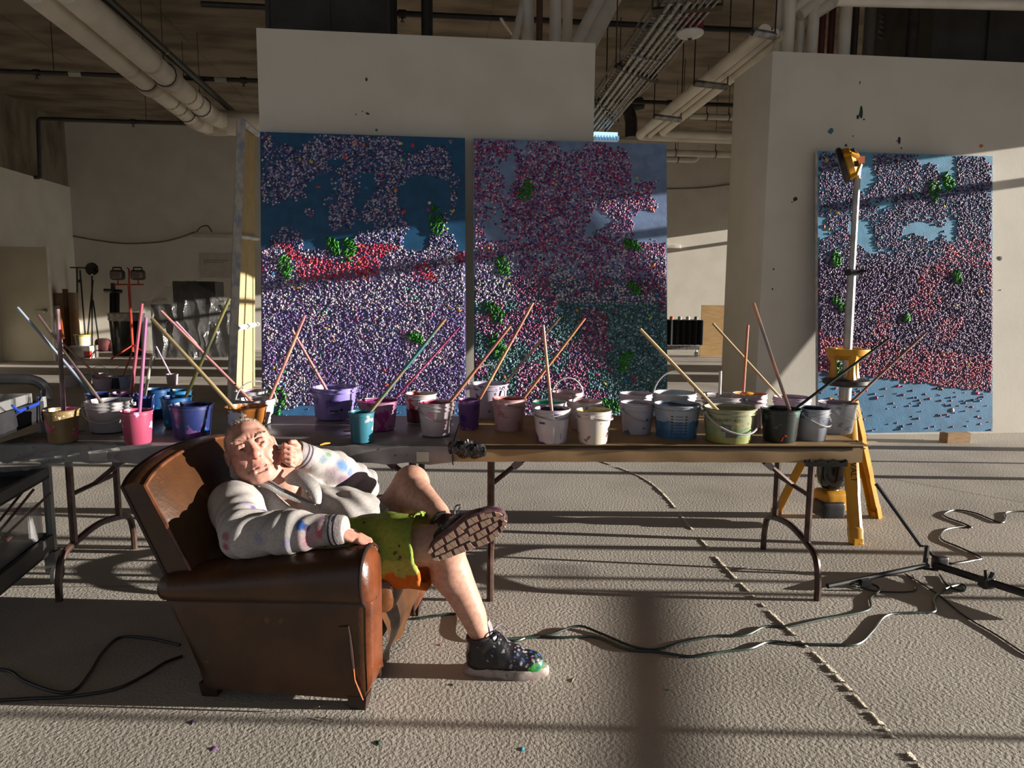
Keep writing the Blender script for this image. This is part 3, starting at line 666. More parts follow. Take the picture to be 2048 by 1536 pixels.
# film hanging off the left end, tape tabs
G = []
for i in range(25):
    t = i/24; x = -2.02+.55*t; row = []
    for j in range(9):
        s_ = j/8; drop = (.13-.05*t)*s_; row.append((x+.02*math.sin(j*1.3+i*.7)*s_, -.012-.02*s_-.012*math.sin(i*1.9+j), TZ+.004-drop))
    G.append(row)
MB().sheet(G).build('loose_film', M_WRAP, tl, local=True)
for (x, w, c) in ((-1.16, .035, (190, 170, 70)), (-1.60, .08, (170, 166, 156)), (-.16, .055, (186, 182, 168))):
    MB().bb(x, x+w, -.0105, -.009, TZ-.075, TZ-.03).build('tape_tab', mat('tape_%d' % int(-x*100), c, rough=.6), tl, local=True)
def tloc(x, y, z): c, s = math.cos(TA), math.sin(TA); return np.array([T0[0]+x*c-y*s, T0[1]+x*s+y*c, z])
# wad of black plastic at the joint of the tables
bw = thing('black_plastic_wad', 'crumpled black plastic taped over the joint of the tables', 'plastic', tuple(tloc(.02, -.02, TZ-.03)))
G = []
for i in range(30):
    t = i/29; row = []
    for j in range(25):
        a = math.pi*2*j/24; r = (.016+.012*math.sin(math.pi*t))*(1+.18*math.sin(a*3+i*.6)+.14*math.sin(a*7+i*1.3)+.08*math.sin(a*4-i*2.1)) if 0 < i < 29 else .006
        row.append(tloc(-.02+.17*t, -.018+r*math.cos(a)*.8, TZ-.005-.02*t+r*math.sin(a)*1.3))
    G.append(row)
MB().sheet(G).build('crumpled_wad', mat('black_plastic', (17, 16, 17), rough=.28, spec=.6, bump=.25, bscale=30), bw)
MB().tube([tloc(0, -.02, TZ-.045), tloc(.005, -.022, TZ-.085)], [.004, .006], 6).build('dangling_shred', mat('black_plastic', (0, 0, 0)), bw)
one('torn_black_plastic', MB().box(tloc(1.68, -.012, TZ-.075), (.19, .02, .028), Matrix.Rotation(TA, 3, 'Z')).tube([tloc(1.6+.028*k, -.02, TZ-.062-.01*(k % 2)) for k in range(7)], .009, 6), mat('black_plastic', (0, 0, 0)), 'strip of shiny black plastic under the brown table edge', 'plastic', tuple(tloc(1.68, -.012, TZ-.09)))
# bits lying on the plastic
one('paint_scraper', MB().rbox(tuple(onZ(697, 862, TT+.008)), (.05, .016, .008), .004, Matrix.Rotation(.2, 3, 'Z')), mat('scraper_orange', (150, 84, 40), rough=.5), 'small orange-brown scraper lying left of the teal cup', 'tool', tuple(onZ(697, 862, TT)))
for k, (p, q) in enumerate((((50, 877), (170, 862)), ((60, 884), (150, 873)))):
    one('thin_dowel', MB().tube([onZ(*p, TT+.004), onZ(*q, TT+.004)], .0035, 6), mat('dowel_brown', (120, 84, 60), rough=.6), ('upper', 'lower')[k]+' thin brown dowel lying on the plastic at far left', 'stick', tuple(onZ(*p, TT)))
one('orange_paint_drip', MB().tube([onZ(640, 890, TT+.001), onZ(650, 887, TT+.003), onZ(660, 886, TT+.001)], [.003, .005, .003], 6), mat('drip_orange', (196, 140, 40), rough=.4), 'dried yellow-orange paint drip on the table edge', 'paint', tuple(onZ(650, 888, TT)))

# ================================================================== buckets of paint
def ring(c, r, n=20): return [np.array([c[0]+r*math.cos(2*math.pi*k/n), c[1]+r*math.sin(2*math.pi*k/n), c[2]]) for k in range(n)]
BK = {}
def bucket(key, label, cx, ry, w, by, body, paint, kind='pail', splash=(), handle=None, base=None, level=.80, grp='paint buckets on the tables', name='paint_bucket', alpha=1.0, low=None):
    """cx, rim y, rim width and foot y as read from the photograph fix place and size on the table top"""
    z0 = TT if base is None else base
    F_ = onZ(cx, by, z0); dep = axis_depth(F_); sc_ = dep/FPX
    rt = w/2*sc_; rb = rt*(.80 if kind != 'tub' else .84)
    vd = np.array([F_[0], F_[1], 0]); vd /= np.linalg.norm(vd)
    C = F_+vd*rb; el = math.atan2(CAMH-z0-.1, np.linalg.norm(C[:2]))
    h = ((by-ry)*sc_-rb*math.sin(el))/math.cos(el)
    h = max(h, rt*1.2)
    root = thing(name, label, 'bucket', tuple(C), group=grp)
    c1 = tuple(body); mb_ = mat('bucket_'+key, c1, low or tuple(int(x*.86+y*.14) for x, y in zip(body, paint)), scale=9, rough=.35, lo=.42, hi=.6, spots=[(14+7*i, .60+.05*i, s_) for i, s_ in enumerate(splash)], alpha=alpha)
    t = .004
    if kind == 'pail':
        prof = [(0, 0), (rb*.96, 0), (rb, .006), (rb+(rt-rb)*.70, h*.74), (rt*1.0, h*.76), (rt*1.0, h*.79), (rt*.965, h*.80), (rt*.965, h*.86), (rt*1.03, h*.87), (rt*1.03, h*.90), (rt*.99, h*.91), (rt*.99, h*.97), (rt*1.02, h*.985), (rt*1.0, h), (rt*.95, h), (rt*.94, h*.9), (rb*.97, .02), (0, .02)]
    elif kind == 'cup':
        prof = [(0, 0), (rb*.94, 0), (rb, .008), (rt*.93, h*.86), (rt*.95, h*.87), (rt*.955, h*.965), (rt*1.0, h*.97), (rt*1.02, h*.985), (rt*1.0, h), (rt*.955, h), (rt*.93, h*.9), (rb*.95, .02), (0, .02)]
    else:
        prof = [(0, 0), (rb*.95, 0), (rb, .01), (rt*.94, h*.83), (rt*1.02, h*.84), (rt*1.02, h*.865), (rt*.96, h*.87), (rt*.97, h*.95), (rt*1.03, h*.96), (rt*1.03, h*.985), (rt, h), (rt*.955, h), (rt*.93, h*.85), (rb*.96, .02), (0, .02)]
    MB().lathe(prof, tuple(C), 28).build('bucket_body', mb_, root)
    lz = h*level; rl = (rb+(rt-rb)*level)*.965
    G = [(0, lz+.004)]
    mbp = MB(); n = 22; V = [(C[0], C[1], C[2]+lz+.003)]
    for q, f in enumerate((.35, .7, 1.0)):
        for k in range(n):
            a = 2*math.pi*k/n; V.append((C[0]+rl*f*math.cos(a), C[1]+rl*f*math.sin(a), C[2]+lz+(.004*math.sin(3*a+cx)*f if q < 2 else .006+.004*math.sin(4*a+cx))))
    Fs = [(0, 1+k, 1+(k+1) % n) for k in range(n)]
    for q in range(2): Fs += [(1+q*n+k, 1+(q+1)*n+k, 1+(q+1)*n+(k+1) % n, 1+q*n+(k+1) % n) for k in range(n)]
    mbp.add(V, Fs); mbp.build('paint_surface', mat('paint_%d_%d_%d' % tuple(paint), paint, tuple(min(255, int(x*1.12)) for x in paint), scale=16, rough=.2, bump=.3, bscale=30), root)
    if level > .5 and kind != 'tub':                          # paint smeared round the inside wall and over the lip
        m = MB(); V = []; n = 26
        for k in range(n):
            a = 2*math.pi*k/n; d = .5+.5*math.sin(a*2+cx)*math.sin(a*5+ry)
            V += [(C[0]+rl*.985*math.cos(a), C[1]+rl*.985*math.sin(a), C[2]+lz), (C[0]+rt*.93*math.cos(a), C[1]+rt*.93*math.sin(a), C[2]+lz+(h*.995-lz)*(.35+.6*d))]
        m.add(V, [(2*k, 2*k+1, (2*k+3) % (2*n), (2*k+2) % (2*n)) for k in range(n)]); m.build('paint_smear', mat('paint_%d_%d_%d' % tuple(paint), paint), root)
    if handle:
        mode, ang, hw = handle; hp = []
        hz = h*.86 if kind != 'cup' else h*.95
        for q in range(17):
            a = math.pi*q/16; along, out = math.cos(a)*rt*1.06, math.sin(a)*rt*1.15
            x, y = along*math.cos(ang), along*math.sin(ang)
            if mode == 'up': hp.append(C+[x, y, hz+out])
            else:
                ox, oy = -math.sin(ang), math.cos(ang)
                if (ox*vd[0]+oy*vd[1]) > 0: ox, oy = -ox, -oy
                k_ = out*.24; bulge = rt*1.05*math.sin(a); hp.append(C+[x+ox*bulge, y+oy*bulge, hz-out*.62*(1 if mode == 'down' else .3)])
        hb = MB().tube(hp, hw, 6).build('bail_handle', mat('handle_%s' % ('wire' if hw < .0025 else 'plastic'), (150, 146, 142) if hw < .0025 else (170, 166, 164), rough=.35, metal=.6 if hw < .0025 else 0), root)
        for s_ in (hp[0], hp[-1]): MB().box(tuple(s_), (.014, .014, .016)).build('handle_ear', mb_, root)
    BK[key] = dict(C=C, rt=rt, rb=rb, h=h, root=root, sc=sc_)
    return root
W_ = (168, 164, 166)
# left table
bucket('gold', 'olive-brown mixing cup with a pink smear at the table\'s left end', 127, 818, 66, 887, (112, 92, 56), (196, 190, 184), 'cup', [(190, 70, 130), (206, 170, 60)], level=.7)
bucket('navyback', 'navy bucket directly behind the white pail on the left', 207, 786, 64, 842, (36, 46, 96), (28, 34, 66), 'cup', level=.85)
bucket('whitel', 'white pail with a raised collar between the olive and pink cups', 221, 800, 88, 866, W_, (120, 118, 128), 'pail', [(150, 160, 190)], ('down', .15, .004), level=.82)
bucket('pinkdark', 'dark bucket with pink paint skin behind the pink cup', 248, 785, 52, 846, (48, 44, 70), (170, 100, 150), 'cup', level=.9)
bucket('indigo', 'small indigo bucket holding the white stick', 287, 789, 48, 848, (44, 60, 120), (40, 44, 96), 'cup', [(120, 130, 190)], level=.85)
bucket('pinkcup', 'raspberry pink mixing cup at the front of the plastic table', 277, 820, 62, 890, (156, 66, 92), (110, 34, 60), 'cup', [(196, 170, 206)], level=.86)
bucket('blue1', 'deep blue bucket at the back, left of the pale blue one', 316, 777, 50, 838, (22, 60, 104), (20, 40, 70), 'cup', [(40, 110, 150)], level=.85)
bucket('blue2', 'bright blue bucket at the back row of the left table', 362, 780, 48, 835, (36, 104, 150), (20, 30, 44), 'cup', level=.85)
bucket('blue3', 'blue bucket holding the green-topped stick', 355, 793, 60, 856, (30, 84, 134), (20, 40, 90), 'cup', [(50, 140, 190)], level=.85)
bucket('navy', 'wide navy bucket with wet blue paint beside the armchair', 385, 808, 86, 880, (34, 44, 92), (16, 22, 44), 'cup', [(92, 60, 110), (40, 90, 160)], level=.88)
bucket('wlav', 'white bucket with lavender paint furthest behind the head', 504, 781, 64, 836, W_, (170, 150, 180), 'pail', [(150, 140, 170)], level=.85)
bucket('whead', 'white bucket with raised handle behind the amber cup', 514, 797, 74, 850, W_, (150, 146, 150), 'pail', (), ('up', .35, .004), level=.8)
bucket('amber', 'amber-stained mixing cup right behind the man\'s head', 494, 812, 84, 868, (150, 92, 38), (160, 94, 30), 'cup', [(206, 200, 196), (130, 60, 30)], level=.8)
bucket('lavender', 'big lavender bucket with a tall wire handle', 670, 773, 92, 841, (128, 116, 180), (44, 48, 110), 'tub', [(96, 80, 150), (176, 176, 196)], ('up', .1, .0022), level=.72)
bucket('teal', 'teal mixing cup at the front edge of the plastic table', 724, 823, 53, 887, (48, 108, 126), (30, 80, 90), 'cup', [(150, 150, 150), (30, 60, 70)], level=.86)
bucket('magenta', 'bucket with magenta paint spilling over its rim', 757, 800, 83, 863, (150, 110, 140), (130, 34, 100), 'cup', [(140, 40, 110), (186, 90, 160)], level=.88)
bucket('mix', 'clear tub with dark red paint and white lettering', 842, 786, 65, 849, (186, 178, 178), (170, 164, 164), 'tub', [(170, 60, 60)], level=.8)
bucket('wpink', 'white pail with pink paint at the right end of the plastic table', 872, 803, 73, 874, (176, 166, 170), (150, 62, 90), 'pail', [(186, 120, 150)], ('down', .3, .0022), level=.86)
# right table
bucket('wlav2', 'tall lavender-white bucket with raised white handle at the back', 976, 766, 82, 838, (172, 162, 178), (176, 150, 172), 'tub', [(80, 76, 110)], ('up', .2, .0045), level=.8)
bucket('purple', 'purple mixing cup at the left end of the brown table', 938, 798, 48, 861, (90, 62, 112), (130, 52, 100), 'cup', [(60, 46, 110), (150, 110, 180)], level=.86)
bucket('pink', 'pale pink pail beside the purple cup', 1018, 796, 69, 864, (182, 150, 152), (150, 76, 70), 'pail', [(170, 110, 110)], ('side', 1.3, .0022), level=.86)
bucket('backpink', 'pinkish bucket with raised handle at the back of the brown table', 1134, 783, 62, 842, (180, 160, 164), (180, 150, 150), 'pail', (), ('up', .1, .0045), level=.84)
bucket('pinkish', 'blush white pail behind the cream pail', 1169, 801, 68, 862, (180, 164, 168), (172, 140, 140), 'pail', [(176, 150, 156)], level=.84)
bucket('tealrim', 'white bucket with turquoise paint mostly hidden behind another pail', 1098, 803, 70, 872, (174, 168, 172), (40, 150, 124), 'pail', level=.86)
bucket('purplep', 'white pail with purple paint and a dark purple smear', 1103, 816, 75, 889, (180, 174, 178), (70, 50, 90), 'pail', [(90, 70, 120)], ('side', .2, .0022), level=.86)
bucket('cream', 'speckled white pail with pale yellow paint at the table front', 1186, 819, 73, 890, (188, 180, 174), (186, 174, 110), 'pail', [(120, 100, 110), (150, 90, 96)], ('side', 1.25, .004), level=.86)
bucket('greyback', 'grey-white pail standing behind its twin with hanging wire handle', 1270, 786, 66, 848, (172, 166, 174), (172, 164, 172), 'pail', level=.88)
bucket('grey', 'grey-white pail with blue spots and a hanging wire handle', 1273, 804, 71, 870, (170, 165, 174), (160, 152, 164), 'pail', [(40, 110, 140)], ('down', .25, .0018), level=.88)
bucket('wback', 'clear-rimmed white bucket with raised handle behind the measuring tub', 1347, 784, 88, 842, (178, 176, 178), (150, 160, 170), 'pail', [(150, 180, 200)], ('up', .12, .0048), level=.7)
bucket('blueclear', 'measuring tub with blue paint and black scale marks', 1352, 806, 95, 880, (150, 156, 164), (34, 58, 92), 'tub', [(130, 150, 170)], level=.88)
bucket('maroon', 'wide white bucket with maroon stain behind the green tub', 1446, 790, 92, 858, (184, 178, 182), (176, 170, 174), 'pail', [(90, 30, 60)], level=.9)
bucket('green', 'green-stained five quart tub with printed lettering', 1456, 813, 106, 889, (140, 142, 110), (150, 136, 120), 'tub', [(90, 120, 84), (186, 170, 90)], ('down', .2, .0045), level=.86)
bucket('pinkorange', 'pink pail with orange paint on its rim behind the dark bucket', 1496, 786, 68, 858, (178, 158, 168), (190, 130, 60), 'pail', [(186, 120, 50)], ('side', 1.0, .0018), level=.9)
bucket('lilac', 'lilac white pail behind the dark green bucket', 1581, 793, 73, 852, (178, 166, 182), (170, 150, 172), 'pail', level=.86)
bucket('dark', 'dark green-black bucket with a red squiggle', 1558, 816, 79, 887, (38, 42, 40), (24, 40, 38), 'cup', [(60, 90, 80)], level=.88)
bucket('darkblue', 'white pail with dark blue paint beside the dark green bucket', 1622, 815, 68, 883, (160, 162, 170), (20, 34, 60), 'pail', [(110, 120, 140)], ('down', .5, .004), level=.88)
bucket('metal', 'grey paint-scuffed bucket at the right end of the brown table', 1671, 804, 77, 869, (140, 142, 146), (150, 128, 142), 'cup', [(180, 180, 184), (104, 106, 112)], ('down', .4, .0018), level=.9)
def band(key, z0, z1, m, nm='paint_band', a0=0, a1=2*math.pi, off=.0012, n=30, wav=.004):
    """paint seen through / on the wall of a tub: a thin shell on the body"""
    b = BK[key]; C = b['C']; G = []
    for i in range(n+1):
        a = a0+(a1-a0)*i/n; row = []
        for z in (z0, (z0+z1)/2, z1):
            zz = z*b['h']+(wav*math.sin(a*5)+wav*math.sin(a*11+1) if z == z1 else 0); r = b['rb']+(b['rt']*.94-b['rb'])*min(1, zz/(b['h']*.84))+off
            row.append((C[0]+r*math.cos(a), C[1]+r*math.sin(a), C[2]+zz))
        G.append(row)
    MB().sheet(G).build(nm, m, b['root'])
def mark(key, ang, z, wd, ht, m, nm='printed_mark'):
    b = BK[key]; C = b['C']; rz = b['rb']+(b['rt']*.94-b['rb'])*min(1, z/.84)+.0022; da = wd/2/rz
    band(key, z-ht/2, z+ht/2, m, nm, ang-da, ang+da, .0022, 4, 0)
def camang(key): C = BK[key]['C']; return math.atan2(-C[1], -C[0])
def lettering(key, txt, size, z, dang, m):
    b = BK[key]; C = b['C']; a0 = camang(key)+dang; rz = b['rb']+(b['rt']*.94-b['rb'])*min(1, z/.84)+.003
    def fn(x, y): a = a0+x/rz; r = rz+y*.16; return (C[0]+r*math.cos(a), C[1]+r*math.sin(a), C[2]+z*b['h']+y)
    text_mesh(txt, size, fn).build('printed_lettering', m, b['root'], smooth=0)
M_INK = mat('black_print', (24, 24, 26), rough=.5); M_WINK = mat('white_print', (200, 196, 196), rough=.5)
band('blueclear', .02, .52, mat('blue_paint_band', (44, 84, 124), (70, 108, 140), scale=14, rough=.25))
band('green', .02, .22, mat('yellow_paint_band', (140, 132, 70), (120, 130, 80), scale=14, rough=.3), off=.001)
band('green', .2, .45, mat('green_paint_band', (104, 128, 84), (130, 146, 110), scale=16, rough=.3))
band('mix', .03, .50, mat('dark_red_band', (74, 24, 36), (96, 40, 50), scale=18, rough=.25))
band('maroon', .02, .5, mat('maroon_band', (74, 28, 56), (110, 60, 90), scale=14, rough=.3), wav=.012)
lettering('green', '5 QUART / 4.73 L', .017, .70, .0, M_INK)
lettering('mix', 'Mix', .022, .52, .15, M_WINK)
a = camang('blueclear')
for k in range(7): mark('blueclear', a+.12, .18+.085*k, .034, .012, M_INK, 'scale_mark'); mark('blueclear', a+.12-.32, .18+.085*k, .011, .03, M_INK, 'scale_mark'); mark('blueclear', a+.12+.32, .18+.085*k, .011, .03, M_INK, 'scale_mark')
a = camang('green'); mark('green', a-.1, .47, .045, .2, mat('faded_print', (84, 82, 80), rough=.6)); mark('green', a+.12, .28, .05, .16, mat('faded_print', (0, 0, 0)))
a = camang('lavender'); mark('lavender', a-.02, .30, .04, .05, M_INK); mark('lavender', a+.02, .22, .055, .012, M_INK); mark('lavender', a+.02, .18, .055, .012, M_INK); mark('lavender', a-.04, .60, .05, .05, mat('violet_print', (56, 46, 100))); mark('lavender', a+.32, .33, .014, .075, M_INK)
mark('wlav2', camang('wlav2')-.55, .60, .02, .16, M_INK); mark('purplep', camang('purplep')-.6, .62, .03, .06, mat('violet_print', (0, 0, 0)), 'paint_smudge')
b = BK['dark']; C = b['C']; a = camang('dark')+.25; rr = b['rb']+.006
MB().tube([(C[0]+rr*math.cos(a+x), C[1]+rr*math.sin(a+x), C[2]+z) for (x, z) in ((-.12, .012), (-.05, .03), (.06, .038), (.16, .032))], .003, 5).build('red_squiggle', mat('squiggle_red', (190, 50, 36), rough=.4), b['root'])
mark('darkblue', camang('darkblue')+.1, .78, .05, .03, mat('violet_print', (0, 0, 0)), 'paint_smudge')
MB().tube([BK['pinkorange']['C']+[-BK['pinkorange']['rt']*.7+.02*k, -BK['pinkorange']['rt']*.5, BK['pinkorange']['h']+.004] for k in range(4)], [.004, .01, .01, .004], 6).build('orange_crust', mat('drip_orange', (0, 0, 0)), BK['pinkorange']['root'])

# ---- stirring sticks, each standing in its bucket
STK = 0
def stick(key, p, q, r, c1, c2, label, dy=0.0, cat='stick', grp='stirring sticks in the buckets'):
    b = BK[key]; C = b['C']; yb = C[1]+dy
    A = onY(p[0], p[1], yb); A[2] = max(A[2], C[2]+b['h']*.86); B = onY(q[0], q[1], yb+.02)
    d = (A-B)/np.linalg.norm(A-B)
    L_ = 0.0                                   # reach down until the stick meets the inside of the wall or the floor of the bucket
    for i in range(40):
        P = A+d*(L_+.005); f = (P[2]-C[2])/b['h']
        if P[2] < C[2]+.024 or np.linalg.norm(P[:2]-C[:2]) > (b['rb']+(b['rt']-b['rb'])*f)*.92-r: break
        L_ += .005
    E_ = A+d*max(L_, .02)
    m = mat('stick_%d_%d_%d_%d' % (c1[0], c1[1], c1[2], c2[0]), c1, c2, scale=5, rough=.5, lo=.42, hi=.58)
    one('stirring_stick', MB().tube([E_, E_+(B-E_)*.5+[0, .002, 0], B], [r*1.04, r, r*.92], 9), m, label, cat, tuple(E_), grp)
stick('gold', (127, 821), (115, 618), .0095, (74, 58, 48), (150, 100, 120), 'thick dark stick standing almost upright in the olive cup')
stick('navyback', (181, 785), (35, 615), .0075, (126, 150, 144), (128, 128, 160), 'pale mint stick leaning far left from the navy bucket')
stick('whitel', (197, 797), (76, 630), .007, (128, 124, 80), (150, 116, 128), 'olive-yellow stick leaning left from the white pail')
stick('pinkdark', (263, 781), (284, 607), .0085, (132, 52, 70), (140, 66, 80), 'crimson stick standing behind the pink cup')
stick('pinkcup', (279, 822), (292, 635), .0075, (140, 80, 116), (124, 70, 124), 'magenta stick standing in the pink cup')
stick('indigo', (290, 787), (304, 713), .008, (180, 174, 160), (150, 140, 130), 'short white stick in the indigo bucket')
stick('blue3', (372, 793), (459, 597), .0085, (64, 66, 50), (104, 100, 52), 'dark green stick with yellow top leaning right')
stick('amber', (463, 812), (303, 637), .0095, (166, 146, 104), (150, 130, 92), 'pale wooden stick leaning left from the amber cup')
stick('whead', (492, 792), (322, 622), .0075, (164, 116, 90), (160, 106, 116), 'peach stick leaning far left, longest behind the head')
stick('wlav', (480, 783), (352, 644), .007, (170, 120, 150), (186, 150, 150), 'thin mauve stick just below the peach one')
stick('whead', (540, 796), (610, 630), .0085, (196, 146, 108), (176, 110, 110), 'tan stick leaning right over the lavender painting')
stick('lavender', (648, 771), (584, 660), .008, (196, 140, 130), (186, 120, 120), 'pinkish stick leaning left in the lavender bucket')
stick('teal', (745, 818), (890, 638), .0085, (64, 120, 116), (150, 120, 84), 'teal and tan stick leaning right from the teal cup')
stick('magenta', (797, 790), (919, 654), .006, (150, 60, 100), (190, 80, 130), 'thin magenta stick leaning right from the magenta bucket')
stick('wpink', (902, 802), (1020, 652), .0085, (150, 96, 90), (170, 120, 84), 'brown-pink stick leaning right from the white pail with pink paint')
stick('purple', (960, 797), (1066, 605), .008, (170, 110, 100), (190, 150, 104), 'long tan stick leaning right from the purple cup')
stick('wlav2', (1011, 766), (1120, 634), .007, (176, 150, 130), (150, 110, 100), 'tan stick leaning right from the tall lavender-white bucket')
stick('pink', (1047, 797), (1170, 636), .007, (180, 130, 84), (186, 120, 90), 'orange-tan stick leaning right from the pale pink pail')
stick('purplep', (1103, 818), (1086, 650), .0075, (176, 120, 84), (120, 80, 100), 'tan stick standing nearly upright in the purple-smeared pail')
stick('green', (1421, 806), (1280, 658), .0085, (168, 142, 100), (150, 124, 86), 'light wooden stick leaning left from the green tub')
stick('maroon', (1439, 800), (1441, 742), .008, (190, 184, 180), (170, 164, 160), 'short white upright stick behind the green tub')
stick('pinkorange', (1487, 783), (1496, 650), .007, (190, 110, 50), (180, 90, 110), 'orange and pink upright stick in the pink pail')
stick('lilac', (1556, 790), (1426, 647), .007, (168, 142, 100), (150, 112, 74), 'wooden stick leaning left from the lilac pail')
stick('dark', (1578, 817), (1507, 606), .008, (190, 130, 104), (120, 110, 110), 'long tan stick leaning left from the dark green bucket')
stick('dark', (1593, 816), (1778, 677), .0065, (28, 40, 38), (34, 54, 50), 'black-green stick leaning far right across the tripod light')
stick('metal', (1702, 805), (1853, 664), .0065, (140, 100, 84), (150, 110, 90), 'brown stick leaning far right from the scuffed bucket')

# ---- buckets standing on the floor far behind
fg = 'buckets on the far floor'
for (k, lab, cx, ry, w, by, bc, pc, hd) in (('f1', 'leftmost white bucket on the far floor', 143, 748, 34, 775, W_, (150, 140, 150), ('up', .2, .004)), ('f2', 'white bucket second from left on the far floor', 169, 749, 28, 773, W_, (140, 130, 140), ('up', .2, .004)), ('f3', 'white bucket with a red handle on the far floor', 201, 747, 32, 770, (180, 166, 172), (170, 140, 156), ('up', .1, .004)),
                                          ('f4', 'lavender-tinted bucket nearest in the far floor group', 207, 757, 38, 780, (176, 160, 180), (150, 110, 150), ('up', .1, .004)), ('f5', 'blue-splashed white bucket in the far floor group', 248, 752, 40, 777, (150, 160, 190), (60, 80, 150), ('up', .2, .004)), ('f6', 'dark bucket hidden left of the blue-splashed one', 232, 755, 22, 778, (50, 48, 60), (60, 50, 80), None),
                                          ('f7', 'lone small white bucket far behind the navy bucket', 345, 748, 24, 770, (170, 160, 164), (170, 90, 120), None)):
    bucket(k, lab, cx, ry, w, by, bc, pc, 'cup' if k in ('f6', 'f7') else 'pail', [(70, 90, 170)] if k == 'f5' else (), hd, base=0.0, grp=fg)
stick('f7', (340, 748), (312, 693), .014, (180, 160, 190), (150, 130, 150), 'thin lilac stick in the lone far bucket', grp='sticks in the far buckets')
stick('f4', (196, 752), (125, 686), .014, (176, 110, 130), (190, 150, 120), 'pink stick leaning left in the far floor group', grp='sticks in the far buckets')
stick('f5', (246, 752), (264, 706), .014, (150, 70, 70), (170, 90, 80), 'dark red stick in the blue-splashed far bucket', grp='sticks in the far buckets')
# ================================================================== leather club chair (local axes: x forward, y away from the camera side, z up)
CHF = np.array([-.25, 2.28, 0.0]); CHA = math.radians(-12.6)
M_LEA = mat('worn_brown_leather', (76, 45, 20), (50, 29, 13), scale=4.5, rough=.36, bump=.35, bscale=70, spec=.5, lo=.38, hi=.66, spots=[(9, .68, (90, 56, 27))], bvor=False, bdist=.003)
M_LEA2 = mat('polished_leather_edge', (100, 52, 28), (70, 36, 19), scale=10, rough=.3, bump=.3, bscale=90, spots=[(34, .70, (112, 64, 36))])
M_LEA3 = mat('cushion_leather', (98, 58, 26), (56, 30, 14), scale=8, rough=.32, bump=.4, bscale=50)
M_PIPING = mat('dark_piping', (44, 24, 16), rough=.5)
M_WOOD = mat('dark_wood_foot', (48, 30, 22), (36, 22, 16), scale=10, rough=.5)
CW = .80
chair = thing('club_armchair', 'worn brown leather club armchair with rolled arms', 'armchair', tuple(CHF), CHA)
def arm_section(s):
    """closed outline (v, z) of the arm; s = 0 at the front, 1 at the rear"""
    zt = .565-.115*s; k = zt-.39+.03*s; zs = .385-.03*s
    out = [(.012, .038), (.004, .16), (.002, .26), (.004, zs-.012), (.008, zs), (-.018, zs+.012), (-.036, zs+k*.35), (-.034, zs+k*.62), (-.012, zs+k*.88), (.03, zt-.004), (.07, zt), (.11, zt-.006), (.145, zt-.03), (.163, zt-.07), (.165, zt-.13), (.165, .08), (.15, .038)]
    P3 = [(0, a, b) for a, b in out]; return [(p[1], p[2]) for p in spline(P3, 3)]
def arm(mirror):
    G = []
    for s in (0, .012, .04, .1, .2, .35, .5, .65, .8, .92, .975, 1.0):
        sec = arm_section(s); row = []; cen = np.mean(sec, 0)
        sh = {0: .90, .012: .965, 1.0: .8, .975: .95}.get(s, 1.0)
        for (v, z) in sec+sec[:1]:
            ur = -.60-.36*max(0, z-.075)
            vv, zz = cen[0]+(v-cen[0])*sh, cen[1]+(z-cen[1])*sh
            row.append((ur*s+.012*(1-abs(2*s-1))*0, (CW-vv) if mirror else vv, zz))
        G.append(row)
    mb = MB(); mb.sheet(G); n = len(G[0])-1; o = mb.n-len(G)*(n+1)
    mb.f.append(tuple(o+i for i in range(n))); mb.mi.append(0); mb.f.append(tuple(o+(len(G)-1)*(n+1)+i for i in range(n))[::-1]); mb.mi.append(0)
    a = mb.build('armrest', M_LEA, chair, local=True, smooth=60)
    # front facing panel with piping
    sec = arm_section(0); cen = np.mean(sec, 0)
    F_ = [(.0, (CW-v) if mirror else v, z) for (v, z) in [tuple(cen+(np.array(p)-cen)*.97) for p in sec]]
    MB().tube(F_[9:], .0055, 6).build('piping', M_PIPING, a, local=True)
    G = []
    for (q, du) in ((.93, .002), (.82, .016), (.55, .024), (.2, .026), (.02, .026)):
        G.append([(du, (CW-(cen[0]+(v-cen[0])*q)) if mirror else cen[0]+(v-cen[0])*q, cen[1]+(z-cen[1])*q) for (v, z) in sec+sec[:1]])
    MB().sheet(G).build('arm_front_panel', M_LEA2, a, local=True, smooth=60)
    # seam where the roll meets the side panel
    sm_ = [(-.60*s-.36*.3*s, (CW-.001) if mirror else .001, .385-.03*s) for s in np.linspace(.01, .985, 12)]
    MB().tube(sm_, .004, 5).build('side_seam', M_PIPING, a, local=True)
    return a
na = arm(False); arm(True)
# the tear at the lower front of the near side panel
MB().tube([(-.09, .0, .30), (-.055, -.001, .305), (-.05, -.002, .27), (-.046, -.003, .22), (-.04, -.003, .16), (-.036, -.002, .11), (-.02, -.004, .085), (-.008, -.006, .05)], [.001, .003, .004, .006, .005, .003, .003, .002], 6).build('leather_tear', M_PIPING, na, local=True)
MB().tube([(-.04, -.004, .18), (-.034, -.006, .12), (-.02, -.008, .085), (-.006, -.009, .052)], .0022, 5).build('torn_edge', mat('raw_leather_edge', (196, 104, 50), rough=.7), na, local=True)
for (p, q) in (((-.18, -.02, .012), (-.15, -.03, .03)), ((-.16, -.05, .004), (-.09, -.06, .006))): MB().tube([p, q], .0015, 4).build('loose_thread', mat('jute', (150, 120, 84)), na, local=True)
